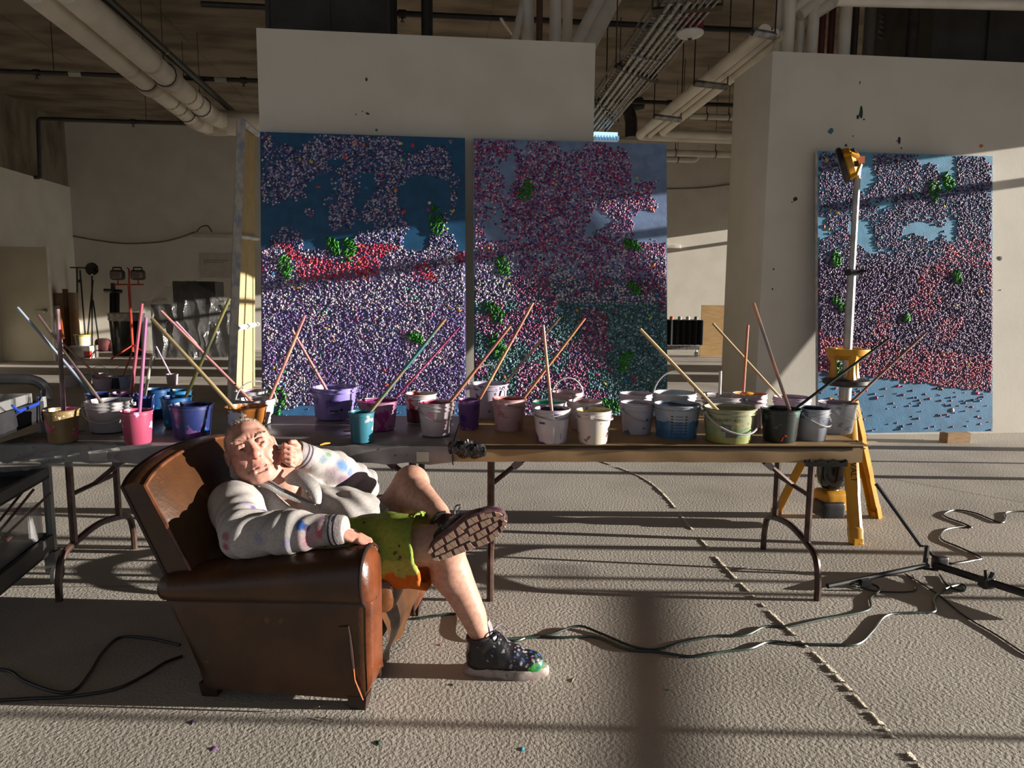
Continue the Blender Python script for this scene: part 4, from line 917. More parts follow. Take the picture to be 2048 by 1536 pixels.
# backrest
def back_pt(v, t, off):
    e = (v-.02)/(CW-.04); hump = math.sin(math.pi*min(max((e-.02)/.96, 0), 1))**.55
    zt = .752+.066*hump; z = .30+(zt-.30)*t
    u = -.535-.515*(z-.30)
    pad = .055*math.sin(math.pi*min(1, max(0, e)))**.6*math.sin(math.pi*min(1, t*.9+.06))**.7
    return (u+pad*(1 if off else 0)-(0 if off else .085+.02*(1-t)), v, z-(0 if off else .008))
NV, NT = 22, 14
F_ = [[back_pt(.02+(CW-.04)*i/(NV-1), j/(NT-1), True) for j in range(NT)] for i in range(NV)]
B_ = [[back_pt(.02+(CW-.04)*i/(NV-1), j/(NT-1), False) for j in range(NT)] for i in range(NV)]
top = lambda G: [r[-1] for r in G]
mb = MB(); mb.sheet(F_); mb.sheet(B_); mb.sheet([F_[0], B_[0]]); mb.sheet([F_[-1], B_[-1]])
rim = [[F_[i][-1] for i in range(NV)], [tuple((np.array(F_[i][-1])+np.array(B_[i][-1]))/2+np.array([0, 0, .014])) for i in range(NV)], [B_[i][-1] for i in range(NV)]]
mb.sheet(rim); mb.add([rim[0][0], rim[1][0], rim[2][0]], [(0, 1, 2)]); mb.add([rim[0][-1], rim[1][-1], rim[2][-1]], [(0, 1, 2)]); mb.sheet([[F_[i][0] for i in range(NV)], [B_[i][0] for i in range(NV)]])
bk_ = mb.build('backrest', M_LEA, chair, local=True, smooth=60)
MB().tube([F_[0][j] for j in range(NT)]+[F_[i][-1] for i in range(1, NV)]+[F_[-1][j] for j in range(NT-2, -1, -1)], .0075, 6).build('piping', mat('worn_piping', (100, 58, 34), (60, 32, 18), scale=20, rough=.35), bk_, local=True)
MB().tube([tuple(np.array(B_[0][j])+[0, 0, 0]) for j in range(NT)]+[B_[i][-1] for i in range(1, NV)], .006, 6).build('piping', M_PIPING, bk_, local=True)
MB().sheet([[(B_[i][0][0]+.02, B_[i][0][1], .30) for i in range(NV)], [(-.60, B_[i][0][1], .08) for i in range(NV)]], .03).build('rear_panel', M_LEA, chair, local=True)
# seat cushion, apron, feet
def pil(p): return p*np.array([1, 1, 1+.0*p[0]])+np.array([0, 0, -.02*abs(p[1])/.2])
MB().rbox((-.235, CW/2, .352), (.57, .46, .17), .065, fn=pil).build('seat_cushion', M_LEA3, chair, local=True, smooth=60)
MB().tube([(.022, .2+.02*k, .285+.004*math.sin(k*2.1)) for k in range(21)], .006, 5).build('cushion_piping', M_PIPING, chair, local=True)
G = []
for j in range(9):
    v = .165+(CW-.33)*j/8
    G.append([(-.012+.040*math.sin(math.pi*min(1, t*1.15))+.012*math.sin(j*1.7+t*5)*t, v, .30-.255*t) for t in np.linspace(0, 1, 8)])
MB().sheet(G).build('front_apron', M_LEA, chair, local=True, smooth=60)
MB().bb(-.60, -.05, .17, CW-.17, .09, .29).build('seat_frame', M_WOOD, chair, local=True)
for (u_, v_) in ((-.035, .04), (-.035, CW-.04), (-.575, .05), (-.575, CW-.05)):
    MB().add([(u_+a*.034*(1 if z else .8), v_+b*.03*(1 if z else .8), z) for z in (0, .05) for (a, b) in ((-1, -1), (1, -1), (1, 1), (-1, 1))], [(3, 2, 1, 0), (4, 5, 6, 7), (0, 1, 5, 4), (1, 2, 6, 5), (2, 3, 7, 6), (3, 0, 4, 7)]).build('chair_foot', M_WOOD, chair, local=True, smooth=0)
# ================================================================== the seated man (chair axes: x forward, y away, z up)
_ca, _sa = math.cos(CHA), math.sin(CHA)
_U3, _V3 = np.array([_ca, _sa, 0]), np.array([-_sa, _ca, 0])
def to_l(P): q = np.asarray(P)-CHF; return np.array([q @ _U3, q @ _V3, q[2]])
def dir_l(d): return np.array([d @ _U3, d @ _V3, d[2]])
def cl(px, py, v):
    """chair-axes point seen at a pixel at sideways distance v"""
    d = ray(px, py); t = (v-(CAMP-CHF) @ _V3)/(d @ _V3); return to_l(CAMP+d*t)
# ---- signed-distance shapes
def nrm(a): a = np.asarray(a, float); return a/np.linalg.norm(a)
class Cone:
    def __init__(s, a, b, ra, rb): s.a, s.b, s.ra, s.rb = map(np.asarray, (a, b, ra, rb)); s.c = (s.a+s.b)/2; s.R = np.linalg.norm(s.b-s.a)/2+max(ra, rb)
    def __call__(s, p):
        d = s.b-s.a; t = np.clip(((p-s.a) @ d)/(d @ d+1e-12), 0, 1); return np.linalg.norm(p-s.a-t[:, None]*d, axis=1)-(s.ra+(s.rb-s.ra)*t)
class Ell:
    def __init__(s, c, r, M=None): s.c = np.asarray(c, float); s.r = np.asarray(r, float); s.M = M; s.R = max(r)
    def __call__(s, p):
        q = p-s.c
        if s.M is not None: q = q @ s.M          # columns of M are the axes
        k0 = np.linalg.norm(q/s.r, axis=1); k1 = np.linalg.norm(q/(s.r**2), axis=1)+1e-9; return k0*(k0-1)/k1
def smin(a, b, k): h = np.maximum(k-np.abs(a-b), 0)/k; return np.minimum(a, b)-h*h*k*.25
def smax(a, b, k): return -smin(-a, -b, k)
class Field:
    """ordered list of (op, shape, k)"""
    def __init__(s): s.items = []; s.post = None
    def add(s, sh, k=.02): s.items.append(('u', sh, k)); return s
    def sub(s, sh, k=.01): s.items.append(('s', sh, k)); return s
    def cut(s, fn, k=.004): s.items.append(('c', fn, k)); return s
    def __call__(s, p, cen=None, rad=None):
        d = np.full(len(p), 1e3)
        for op, sh, k in s.items:
            if op != 'c' and cen is not None and np.linalg.norm(sh.c-cen)-sh.R > rad+k+.02:
                if op == 'u': d = np.minimum(d, np.linalg.norm(sh.c-cen)-sh.R-rad)
                continue
            v = sh(p); d = smin(d, v, k) if op == 'u' else (smax(d, -v, k) if op == 's' else smax(d, v, k))
        return s.post(p, d) if s.post else d
def surface(F, lo, hi, h, name):
    """block-sparse surface nets"""
    lo, hi = np.array(lo), np.array(hi); B = 12
    n = np.ceil((hi-lo)/h/B).astype(int)*B+1; V = np.full(n, 1.0, np.float32); r = h*B*.87
    for i in range(0, n[0]-1, B):
        for j in range(0, n[1]-1, B):
            C = np.array([[lo[0]+(i+B/2)*h, lo[1]+(j+B/2)*h, lo[2]+(k+B/2)*h] for k in range(0, n[2]-1, B)])
            dc = F(C)
            for q, k in enumerate(range(0, n[2]-1, B)):
                if abs(dc[q]) > r+.03: V[i:i+B+1, j:j+B+1, k:k+B+1] = dc[q]; continue
                g = np.stack(np.meshgrid(*[lo[a]+h*np.arange(s0, s0+B+1) for a, s0 in enumerate((i, j, k))], indexing='ij'), -1).reshape(-1, 3)
                V[i:i+B+1, j:j+B+1, k:k+B+1] = F(g, C[q], r).reshape(B+1, B+1, B+1)
    ins = V < 0; m = n-1; cnt = np.zeros(m, np.int8); pos = np.zeros((*m, 3), np.float32)
    def sl(o): return tuple(slice(o[a], o[a]+m[a]) for a in range(3))
    for ax in range(3):
        o1, o2 = [a for a in range(3) if a != ax]
        for a in (0, 1):
            for b in (0, 1):
                s0 = [0, 0, 0]; s0[o1] = a; s0[o2] = b; s1 = list(s0); s1[ax] = 1
                v0, v1 = V[sl(s0)], V[sl(s1)]; x = (v0 < 0) != (v1 < 0); t = np.where(x, v0/(v0-v1+1e-12), 0)
                cnt += x; off = np.array(s0, np.float32); w = np.where(x)
                pos[w] += off; pos[w+(np.full(len(w[0]), ax),)] += t[w]
    act = cnt > 0; idx = np.full(m, -1, np.int64); w = np.where(act); idx[w] = np.arange(len(w[0]))
    P = (pos[w]/cnt[w][:, None]+np.stack(w, 1))*h+lo; Fs = []
    for ax in range(3):
        o1, o2 = [(ax+1) % 3, (ax+2) % 3]
        s0 = [slice(1, m[a]) for a in range(3)]; s0[ax] = slice(0, m[ax]); s1 = list(s0); s1[ax] = slice(1, m[ax]+1)
        v0, v1 = ins[tuple(s0)], ins[tuple(s1)]; x = np.where(v0 != v1); c = np.stack(x, 1); c[:, o1] += 1; c[:, o2] += 1
        def cell(d1, d2): q = c.copy(); q[:, o1] -= d1; q[:, o2] -= d2; return idx[q[:, 0], q[:, 1], q[:, 2]]
        Q = np.stack([cell(1, 1), cell(0, 1), cell(0, 0), cell(1, 0)], 1); fl = ~v0[x]; Q[fl] = Q[fl][:, ::-1]; Fs.append(Q)
    Q = np.concatenate(Fs); Q = Q[(Q >= 0).all(1)]
    me = bpy.data.meshes.new(name); me.vertices.add(len(P)); me.vertices.foreach_set('co', P.astype(np.float32).ravel())
    me.loops.add(Q.size); me.loops.foreach_set('vertex_index', Q.ravel().astype(np.int32)); me.polygons.add(len(Q))
    me.polygons.foreach_set('loop_start', np.arange(0, Q.size, 4, dtype=np.int32)); me.polygons.foreach_set('loop_total', np.full(len(Q), 4, np.int32))
    me.polygons.foreach_set('use_smooth', np.ones(len(Q), bool)); me.update(calc_edges=True); me.validate()
    return me, P
def paint_verts(me, cols):
    ca = me.color_attributes.new('Col', 'FLOAT_COLOR', 'POINT'); c = np.ones((len(cols), 4), np.float32); c[:, :3] = cols; ca.data.foreach_set('color', c.ravel())
def sn(p, f, s=0.0): return (np.sin(p[:, 0]*f+1.3*np.sin(p[:, 1]*f*.7+s)+s)*np.sin(p[:, 1]*f*1.1+1.1*np.sin(p[:, 2]*f*.8)+2*s)+np.sin(p[:, 2]*f*.9+1.7*np.sin(p[:, 0]*f*.6)+3*s))*.5

man = thing('person', 'man in a paint-stained white hoodie slouching in the armchair', 'person', tuple(CHF), CHA)
rl_, ul_, bl_ = dir_l(_rt), dir_l(_up), dir_l(-_f)      # picture right / up / towards the viewer, in chair axes
# ---- shoes first: they fix where the ankles are
Ms = {}
x_ = nrm(144*rl_+79*ul_+12*bl_); up_ = nrm(-bl_*.93+nrm(-rl_*.45+ul_*.9)*.36); up_ = nrm(up_-x_*(up_ @ x_)); y_ = np.cross(up_, x_)
Ms['L'] = (cl(861, 1112, .185), np.stack([x_, y_, up_], 1))
hp = to_l(np.array([.085, 2.515, 0.0])); an = math.radians(5.5); x_ = np.array([math.cos(an), math.sin(an), 0]); Ms['R'] = (hp, np.stack([x_, np.array([-x_[1], x_[0], 0]), np.array([0, 0, 1.0])], 1))
SCL = dict(R=1.10, L=1.04)
def sp_(side, p): o, M = Ms[side]; return o+M @ (np.array(p)*SCL[side])
# ---- joints
J_ = dict(head=cl(502, 900, .40), nb=cl(568, 972, .43), shR=cl(470, 1012, .27), shL=cl(640, 992, .62), elR=cl(490, 1068, .085), wrR=cl(662, 1060, .085), haR=cl(728, 1082, .11),
          elL=cl(722, 968, .70), wrL=cl(612, 914, .50), knL=cl(572, 905, .40), ch=cl(580, 1040, .44), be=cl(692, 1068, .42), pe=np.array([-.21, .40, .455]),
          hL=cl(758, 1088, .50), kL=cl(822, 968, .62), hR=np.array([-.20, .30, .45]), kR=cl(888, 1088, .27))
J_['aL'] = sp_('L', (.06, 0, .15)); J_['aR'] = sp_('R', (.062, 0, .13))
Hc = J_['head']
# head axes
hf = nrm(bl_+.40*rl_+.26*ul_); hu = nrm(ul_*math.cos(math.radians(21))-rl_*math.sin(math.radians(21))); hu = nrm(hu-hf*(hu @ hf)); hx = np.cross(hf, hu)
HS = 1.12
HM = np.stack([hx, hf, hu], 1)          # local (x: picture right, y: face, z: crown)
def H(x, y, z): return Hc+HM @ (np.array([x, y, z])*HS)
def HE(c, r): return Ell(H(*c), [q_*HS for q_ in r], HM)
def HC(a, b, ra, rb): return Cone(H(*a), H(*b), ra*HS, rb*HS)
S = Field()
S.add(HE((0, -.016, .026), (.0765, .097, .084)), .01).add(HE((0, .026, -.028), (.066, .068, .092)), .03).add(HE((0, .030, -.075), (.060, .058, .048)), .03)
S.add(HC((-.012, .070, -.104), (.012, .070, -.104), .022, .022), .03)
for s_ in (-1, 1):
    S.add(Ell(H(s_*.046, .040, -.055), (.030, .030, .040), HM), .03).add(Ell(H(s_*.045, .055, -.022), (.026, .022, .020), HM), .03)
S.add(HC((-.040, .070, .030), (.040, .070, .030), .016, .016), .025)
for s_ in (-1, 1): S.sub(Ell(H(s_*.032, .103, .006), (.020, .020, .014), HM), .018)
S.add(HC((0, .082, .018), (0, .108, -.028), .010, .0145), .016).add(HC((0, .104, -.030), (0, .106, -.034), .0155, .0155), .008)
for s_ in (-1, 1):
    S.add(HC((s_*.013, .094, -.034), (s_*.015, .090, -.036), .0105, .0095), .008).sub(HC((s_*.008, .106, -.047), (s_*.010, .098, -.040), .0042, .0042), .003)
    S.sub(HC((s_*.022, .094, -.036), (s_*.038, .080, -.078), .0035, .0035), .010)
    for (a, b) in (((-.016, .082, .000), (-.005, .0915, .0075)), ((-.005, .0915, .0075), (.008, .091, .008)), ((.008, .091, .008), (.018, .079, .001))):
        S.add(HC((s_*(.032+a[0]), a[1], a[2]+.004), (s_*(.032+b[0]), b[1]+.001, b[2]+.0), .0062, .0062), .006)
    for (a, b) in (((-.016, .082, -.004), (.0, .089, -.0095)), ((.0, .089, -.0095), (.018, .078, -.003))):
        S.add(HC((s_*(.032+a[0]), a[1], a[2]), (s_*(.032+b[0]), b[1], b[2]), .005, .005), .007)
    S.sub(HC((s_*.006, .092, .030), (s_*.008, .092, .048), .0028, .002), .007)
    S.add(Ell(H(s_*.081, -.012, -.004), (.011, .020, .032), HM), .010).sub(Ell(H(s_*.092, -.006, -.002), (.008, .010, .017), HM), .006)
S.sub(HC((-.035, .088, .058), (.035, .088, .058), .002, .002), .008).sub(HC((-.03, .080, .073), (.03, .080, .073), .002, .002), .008)
for (a, b) in (((-.026, .079, -.0755), (-.008, .0895, -.068)), ((-.008, .0895, -.068), (.008, .0895, -.068)), ((.008, .0895, -.068), (.026, .079, -.0755))): S.add(HC(a, b, .0036, .0044), .007)
for (a, b) in (((-.020, .079, -.079), (0, .0885, -.081)), ((0, .0885, -.081), (.020, .079, -.079))): S.add(HC(a, b, .0040, .0054), .008)
for (a, b) in (((-.028, .084, -.078), (0, .0985, -.0745)), ((0, .0985, -.0745), (.028, .084, -.078))): S.sub(HC(a, b, .0020, .0026), .003)
S.sub(HC((-.014, .090, -.091), (.014, .090, -.091), .002, .002), .012)
# neck, trunk, limbs
S.add(Cone(H(0, -.020, -.06), J_['nb'], .060, .066), .03)
S.add(Cone(J_['nb'], J_['ch'], .07, .12), .05).add(Cone(J_['shR'], J_['shL'], .06, .06), .05).add(Cone(J_['ch'], J_['be'], .125, .14), .05).add(Cone(J_['be'], J_['pe'], .13, .13), .05)
for s_ in 'RL':
    S.add(Cone(J_['sh'+s_], J_['el'+s_], .055, .045), .03).add(Cone(J_['el'+s_], J_['wr'+s_], .043, .031), .02)
    k, a, h_ = J_['k'+s_], J_['a'+s_], J_['h'+s_]
    S.add(Cone(h_, k, .104, .070), .04)
    d = a-k; sh_ = nrm(d); bk_dir = nrm(np.array(h_)-k); calf = k+d*.30+nrm(bk_dir-sh_*(bk_dir @ sh_))*.026
    S.add(Cone(k, a, .060, .041), .025).add(Cone(k+d*.08+nrm(bk_dir-sh_*(bk_dir @ sh_))*.01, calf, .050, .062), .03).add(Cone(calf, k+d*.75, .062, .040), .03)
    S.add(Ell(k-nrm(bk_dir-sh_*.0)*.010, (.060, .060, .060)), .03)
# left fist against the cheek
w, kn = J_['wrL'], J_['knL']; f_ = nrm(kn-w); dn = nrm(-ul_+.25*rl_); dn = nrm(dn-f_*(dn @ f_)); out = nrm(np.cross(f_, dn)); out = out if out @ bl_ > 0 else -out
S.add(Cone(w, w+f_*.05, .031, .033), .02).add(Ell(w+f_*.085+dn*.010, (.054, .042, .022), np.stack([f_, dn, out], 1)), .02)
FING = []
for i, (o_, ln_, r_) in enumerate(((-.026, .034, .0098), (-.006, .038, .0100), (.014, .035, .0096), (.033, .029, .0086))):
    k0 = w+f_*.126+dn*o_+out*.004; k1 = k0+f_*ln_*.45+out*.014+dn*.010; k2 = k1-f_*ln_*.35+out*.018+dn*.012; k3 = k2-f_*ln_*.55+out*.002+dn*.006
    S.add(Cone(k0-f_*.03, k0, r_*1.1, r_*1.15), .010).add(Cone(k0, k1, r_*1.12, r_), .005).add(Cone(k1, k2, r_, r_*.95), .003).add(Cone(k2, k3, r_*.95, r_*.82), .003); FING.append((k2, k3, out, r_))
t0 = w+f_*.055-dn*.030+out*.010; t1 = t0+f_*.035-dn*.010+out*.012; t2 = t1+f_*.028+dn*.004+out*.006
S.add(Cone(t0, t1, .0125, .011), .012).add(Cone(t1, t2, .011, .009), .004)
# right hand lying over the hem by the near arm
w, kn = J_['wrR'], J_['haR']; f_ = nrm(kn-w); sd_ = nrm(np.cross(f_, [0, 0, 1])); upv = np.cross(sd_, f_)
S.add(Ell(w+f_*.06, (.052, .040, .018), np.stack([f_, sd_, upv], 1)), .02)
for i, (o_, ln_) in enumerate(((-.030, .070), (-.010, .078), (.010, .072), (.029, .056))):
    k0 = w+f_*.10+sd_*o_+upv*.004; k1 = k0+f_*ln_*.5-upv*.006; k2 = k1+f_*ln_*.36-upv*.022; S.add(Cone(k0, k1, .0100, .0092), .008).add(Cone(k1, k2, .0092, .0080), .004)
sdn = sd_ if sd_[1] > 0 else -sd_
t0 = w+f_*.035+sdn*.036; S.add(Cone(t0, t0+f_*.04+sdn*.018, .012, .0105), .010).add(Cone(t0+f_*.04+sdn*.018, t0+f_*.068+sdn*.018-upv*.008, .0105, .009), .004)
pts = np.array(list(J_.values())); lo_, hi_ = pts.min(0)-.18, pts.max(0)+.18; hi_[2] = max(hi_[2], (Hc+[0, 0, .16])[2]); lo_[2] = .08
me, P = surface(S, lo_, hi_, .0036, 'body')
# skin colour
q = (P-Hc) @ HM/HS; isH = (np.linalg.norm(P-Hc, axis=1) < .17) & (q[:, 2] > -.13)
base = LIN((180, 140, 122)); col = np.tile(base, (len(P), 1)); n_ = sn(P, 38)*.5+sn(P, 90, 1.0)*.3
col *= (1+.07*n_)[:, None]
def blend(mask, c, a): 
    global col
    m = (np.clip(mask, 0, 1)*a)[:, None]; col = col*(1-m)+LIN(c)*m
def near(c, r): return np.clip(1-np.linalg.norm(P-c, axis=1)/r, 0, 1)
blend(isH*1.0, (194, 142, 126), .7)
for c in ((.045, .06, -.03), (-.045, .06, -.03), (0, .11, -.03)): blend(near(H(*c), .045)*1.5, (190, 116, 102), .7)
lip = isH & (np.abs(q[:, 0]) < .023) & (q[:, 1] > .08) & (q[:, 2] < -.067) & (q[:, 2] > -.083); blend(lip*1.0, (170, 100, 96), .6)
for s_ in (-1, 1): blend(near(H(s_*.032, .088, 0), .022), (150, 100, 88), .6)
hair = isH & ((q[:, 2] > .088+.02*(q[:, 1] > .03)) | ((q[:, 1] < .02) & (q[:, 2] > -.045) & ((np.abs(q[:, 0]) > .055) | (q[:, 1] < -.03)))); blend(hair*1.0, (160, 140, 126), .4)
blend(isH & (q[:, 2] < -.075) & (q[:, 1] > .0), (170, 130, 116), .4)
for c in ('knL', 'haR'): blend(near(J_[c], .09)*1.6, (186, 124, 108), .6)
blend(near(J_['wrL']+np.array([0, 0, -.02]), .05), (130, 140, 80), .5)
blend(near(cl(800, 1000, .56), .035), (70, 110, 50), .6)
paint_verts(me, col)
M_SKIN = mat('skin', (255, 255, 255), (236, 226, 222), scale=60, rough=.5, vcol=True, bump=.12, bscale=240, sss=.0, spec=.35)
me.materials.append(M_SKIN); body = link_mesh('body', me, man)
# eyes, brows, hair, nails
for s_ in (-1, 1):
    c = H(s_*.032, .0765, .0005); e = MB(); e.lathe([(0, -.0125), (.0088, -.0088), (.0125, 0), (.0088, .0088), (0, .0125)], tuple(c), 14); 
    eo = e.build('eyeball', mat('eye_white', (140, 128, 120), rough=.2), body, local=True)
    ic = H(s_*.032+.002, .0885, .0015); MB().lathe([(0, .001), (.0048, .0), (.005, -.002), (0, -.003)], tuple(ic), 12, Matrix(HM.tolist()) @ Matrix.Rotation(math.radians(-90), 3, 'X')).build('iris', mat('iris_blue_grey', (44, 52, 58), (18, 20, 24), scale=200, rough=.15), eo, local=True)
    mb = MB()
    for k in range(46):
        t = random.random(); x = s_*(.014+.038*t); z = .030+.006*math.sin(t*2.6)+random.uniform(-.004, .004)-(.006*(1-t) if s_ < 0 else .003*(1-t))
        a_ = H(x, .0905-.012*t*t, z); mb.tube([a_, a_+HM @ np.array([s_*.010, .004, .003-.004*t])], [.0011, .0005], 4)
    mb.build('eyebrow', mat('brow_hair', (140, 112, 94), rough=.7), body, local=True)
mb = MB(); r_ = np.random.default_rng(3)
for k in range(5200):
    th, ph = r_.uniform(0, 2*math.pi), math.acos(r_.uniform(-.35, 1)); d = np.array([math.sin(ph)*math.cos(th), math.sin(ph)*math.sin(th), math.cos(ph)])
    p_ = np.array([0, -.016, .026])+d*np.array([.0765, .097, .084])
    if p_[1] > .034-.25*max(0, abs(p_[0])-.03) or (p_[2] < .03 and p_[1] > -.01) or (p_[2] < -.03): continue
    ln_ = (.0065 if p_[2] > .08 else .0035)*r_.uniform(.6, 1.2)
    a_ = H(*p_); b_ = H(*(p_+(d+np.array([0, .5, .2]))*ln_+r_.normal(0, .0008, 3))); w_ = nrm(np.cross(b_-a_, r_.normal(0, 1, 3)))*.0007
    mb.add([a_-w_, a_+w_, b_], [(0, 1, 2)])
ho = mb.build('hair', mat('short_white_hair', (176, 168, 158), (150, 140, 130), scale=30, rough=.6), man, local=True, smooth=0); ho['label'] = 'very short white-grey hair'
# ---- hoodie
Hd = Field()
Hd.add(Cone(J_['shR'], J_['shL'], .080, .085), .05).add(Cone(J_['nb']*.55+J_['ch']*.45, J_['ch'], .10, .155), .06).add(Cone(J_['ch'], J_['be'], .158, .168), .06).add(Cone(J_['be'], J_['pe']+[.05, -.01, .03], .165, .145), .06)
Hd.add(Cone(J_['shR'], J_['elR'], .086, .080), .05).add(Cone(J_['elR'], J_['elR']*.45+J_['wrR']*.55, .076, .070), .03).add(Cone(J_['elR']*.45+J_['wrR']*.55, J_['wrR'], .070, .050), .03)
Hd.add(Cone(J_['shL'], J_['elL']-[.02, 0, .02], .090, .078), .04).add(Cone(J_['elL'], J_['elL']*.5+J_['wrL']*.5, .072, .076), .03).add(Cone(J_['elL']*.5+J_['wrL']*.5, J_['wrL'], .074, .050), .03)
vbot = cl(634, 1008, .33)
Hd.sub(Cone(J_['nb']+nrm(H(0, 0, 0)-J_['nb'])*.03, J_['nb']*.55+vbot*.45+nrm(bl_)*.05, .072, .036), .02).sub(Cone(J_['nb']*.55+vbot*.45+nrm(bl_)*.05, vbot+bl_*.02, .036, .006), .015)
Hd.sub(Ell(H(0, .0, -.02), (.10, .115, .125), HM), .015)
for s_, nm in (('R', 'wrR'), ('L', 'wrL')):
    w = J_['wr'+s_]; d = nrm(w-J_['el'+s_]); Hd.sub(Cone(w+d*.055, w+d*.16, .055, .07), .004)
hd_ = nrm(J_['pe']-J_['be']+[.06, 0, -.02]); hp0 = J_['pe']+[.115, 0, 0]
Hd.cut(lambda p: (p-hp0) @ np.array([.92, 0, -.38]), .012)
def folds(p, d):
    k = np.zeros(len(p))
    for s_ in 'RL':
        e, w, sh = J_['el'+s_], J_['wr'+s_], J_['sh'+s_]
        g = np.exp(-(np.linalg.norm(p-e, axis=1)/.13)**2); ax = nrm(w-sh); t = (p-e) @ ax; c = np.cross(ax, [0, 0, 1.0]); k += g*.0085*np.sin(t*95+3.5*np.sin((p-e) @ c*16)+1)
        m = np.exp(-(np.linalg.norm(p-(w*.6+e*.4), axis=1)/.10)**2); k += m*.0045*np.sin(((p-w) @ ax)*120+2*np.sin((p-w) @ c*25))
    bd = np.exp(-(np.linalg.norm(p-J_['be'], axis=1)/.19)**2); dg = nrm(J_['be']-J_['ch']); k += bd*.010*np.sin((p @ (dg*.8+np.array([.1, .35, .5])))*62+2.6*np.sin(p[:, 1]*17)+1.2*np.sin(p[:, 2]*31))
    cd_ = np.exp(-(np.linalg.norm(p-J_['ch'], axis=1)/.2)**2); k += cd_*.006*np.sin((p @ np.array([.5, .8, -.3]))*46+2.4*np.sin(p[:, 2]*21))
    return d-k-.0025*sn(p, 55)
Hd.post = folds
pts = np.array([J_[k] for k in ('shR', 'shL', 'elR', 'wrR', 'elL', 'wrL', 'ch', 'be', 'pe', 'nb')]); lo_, hi_ = pts.min(0)-.22, pts.max(0)+.22
me, P = surface(Hd, lo_, hi_, .0048, 'hoodie')
col = np.tile(LIN((164, 159, 156)), (len(P), 1))*(1+.05*sn(P, 70))[:, None]; nz = sn(P, 60, .4)*.4+sn(P, 140, 2)*.4
_W = CHF+P[:, 0:1]*_U3+P[:, 1:2]*_V3+P[:, 2:3]*np.array([0, 0, 1.0])-CAMP; _dz = _W @ _f; _sx, _sy = 1024+FPX*(_W @ _rt)/_dz, 768-FPX*(_W @ _up)/_dz
def blot(px, py, v, r, c, a=.85, soft=.5):
    """a stain on the cloth around the surface point seen at the pixel"""
    global col
    k = np.where(np.hypot(_sx-px, _sy-py) < 5)[0]; ctr = P[k[np.argmin(_dz[k])]] if len(k) else cl(px, py, v)
    d = np.linalg.norm(P-ctr, axis=1)/r+nz*.45; m = (np.clip((1-d)/soft, 0, 1)*a)[:, None]; col = col*(1-m)+LIN(c)*m
for b in ((605, 1050, .02, .022, (50, 100, 180), .95, .3), (616, 1052, .02, .016, (40, 70, 110), .9, .3), (520, 1085, .02, .03, (110, 110, 160), .5, .8), (620, 1082, .02, .055, (170, 90, 120), .6, .9), (645, 1070, .03, .035, (170, 50, 80), .7, .8), (575, 1092, .02, .03, (120, 120, 170), .5, .8),
          (490, 1000, .17, .035, (120, 100, 160), .5, .8), (510, 1012, .18, .014, (84, 60, 140), .8, .4), (530, 1015, .2, .012, (84, 60, 140), .8, .4), (447, 1075, .06, .02, (140, 60, 90), .7, .5), (448, 1095, .06, .02, (150, 50, 90), .8, .5),
          (690, 930, .64, .03, (80, 130, 190), .8, .5), (705, 942, .66, .02, (70, 120, 190), .8, .5), (650, 915, .55, .025, (90, 130, 150), .6, .6), (715, 955, .66, .05, (176, 140, 156), .5, .9), (670, 945, .6, .04, (170, 140, 160), .5, .9), (660, 905, .56, .015, (60, 140, 80), .7, .5), (735, 965, .66, .04, (180, 150, 160), .5, .9),
          (660, 1030, .3, .05, (176, 120, 146), .6, .9), (675, 1040, .28, .03, (170, 80, 110), .6, .7), (706, 1048, .3, .018, (196, 176, 40), .9, .3), (715, 1062, .3, .04, (140, 120, 150), .5, .9), (560, 1010, .28, .05, (150, 146, 160), .5, .9), (690, 965, .66, .03, (120, 60, 110), .5, .5)): blot(*b)
paint_verts(me, col)
M_FLEECE = mat('white_fleece', (255, 255, 255), (236, 234, 232), scale=120, rough=.9, vcol=True, bump=.18, bscale=300, spec=.1)
me.materials.append(M_FLEECE); hood = link_mesh('hoodie', me, man); hood['label'] = 'off-white zipped hoodie with blue, pink and yellow paint stains'
# cuffs with dark stripes, collar, zip
for s_ in 'RL':
    w, e = J_['wr'+s_], J_['el'+s_]; d = nrm(w-e); c0, c1 = w-d*.012, w+d*.052
    cu = MB().tube([c0-d*.006, c0, c0+d*.008, c1-d*.006, c1, c1-d*.002, c1-d*.02], [.044, .0525, .053, .0485, .045, .037, .030], 22, cap=False).build('ribbed_cuff', mat('cuff_knit', (146, 138, 136), (130, 122, 122), scale=50, rough=.9, bump=.4, bscale=200), hood, local=True)
    for t in (.018, .034):
        rr_ = .053-.0045*(t-.008)/.050+.0008; MB().tube([c0+d*(t-.001), c0+d*t, c0+d*(t+.006), c0+d*(t+.007)], [rr_-.002, rr_, rr_-.0005, rr_-.0025], 22, cap=False).build('cuff_stripe', mat('stripe_navy', (54, 50, 66), rough=.9), cu, local=True)
K = lambda x, y, v: cl(400+x/3.34, 820+y/3.34, v)          # read off an enlarged view of the photograph
MC = mat('collar_fleece', (164, 159, 156), (152, 147, 144), scale=90, rough=.9, bump=.3, bscale=260)
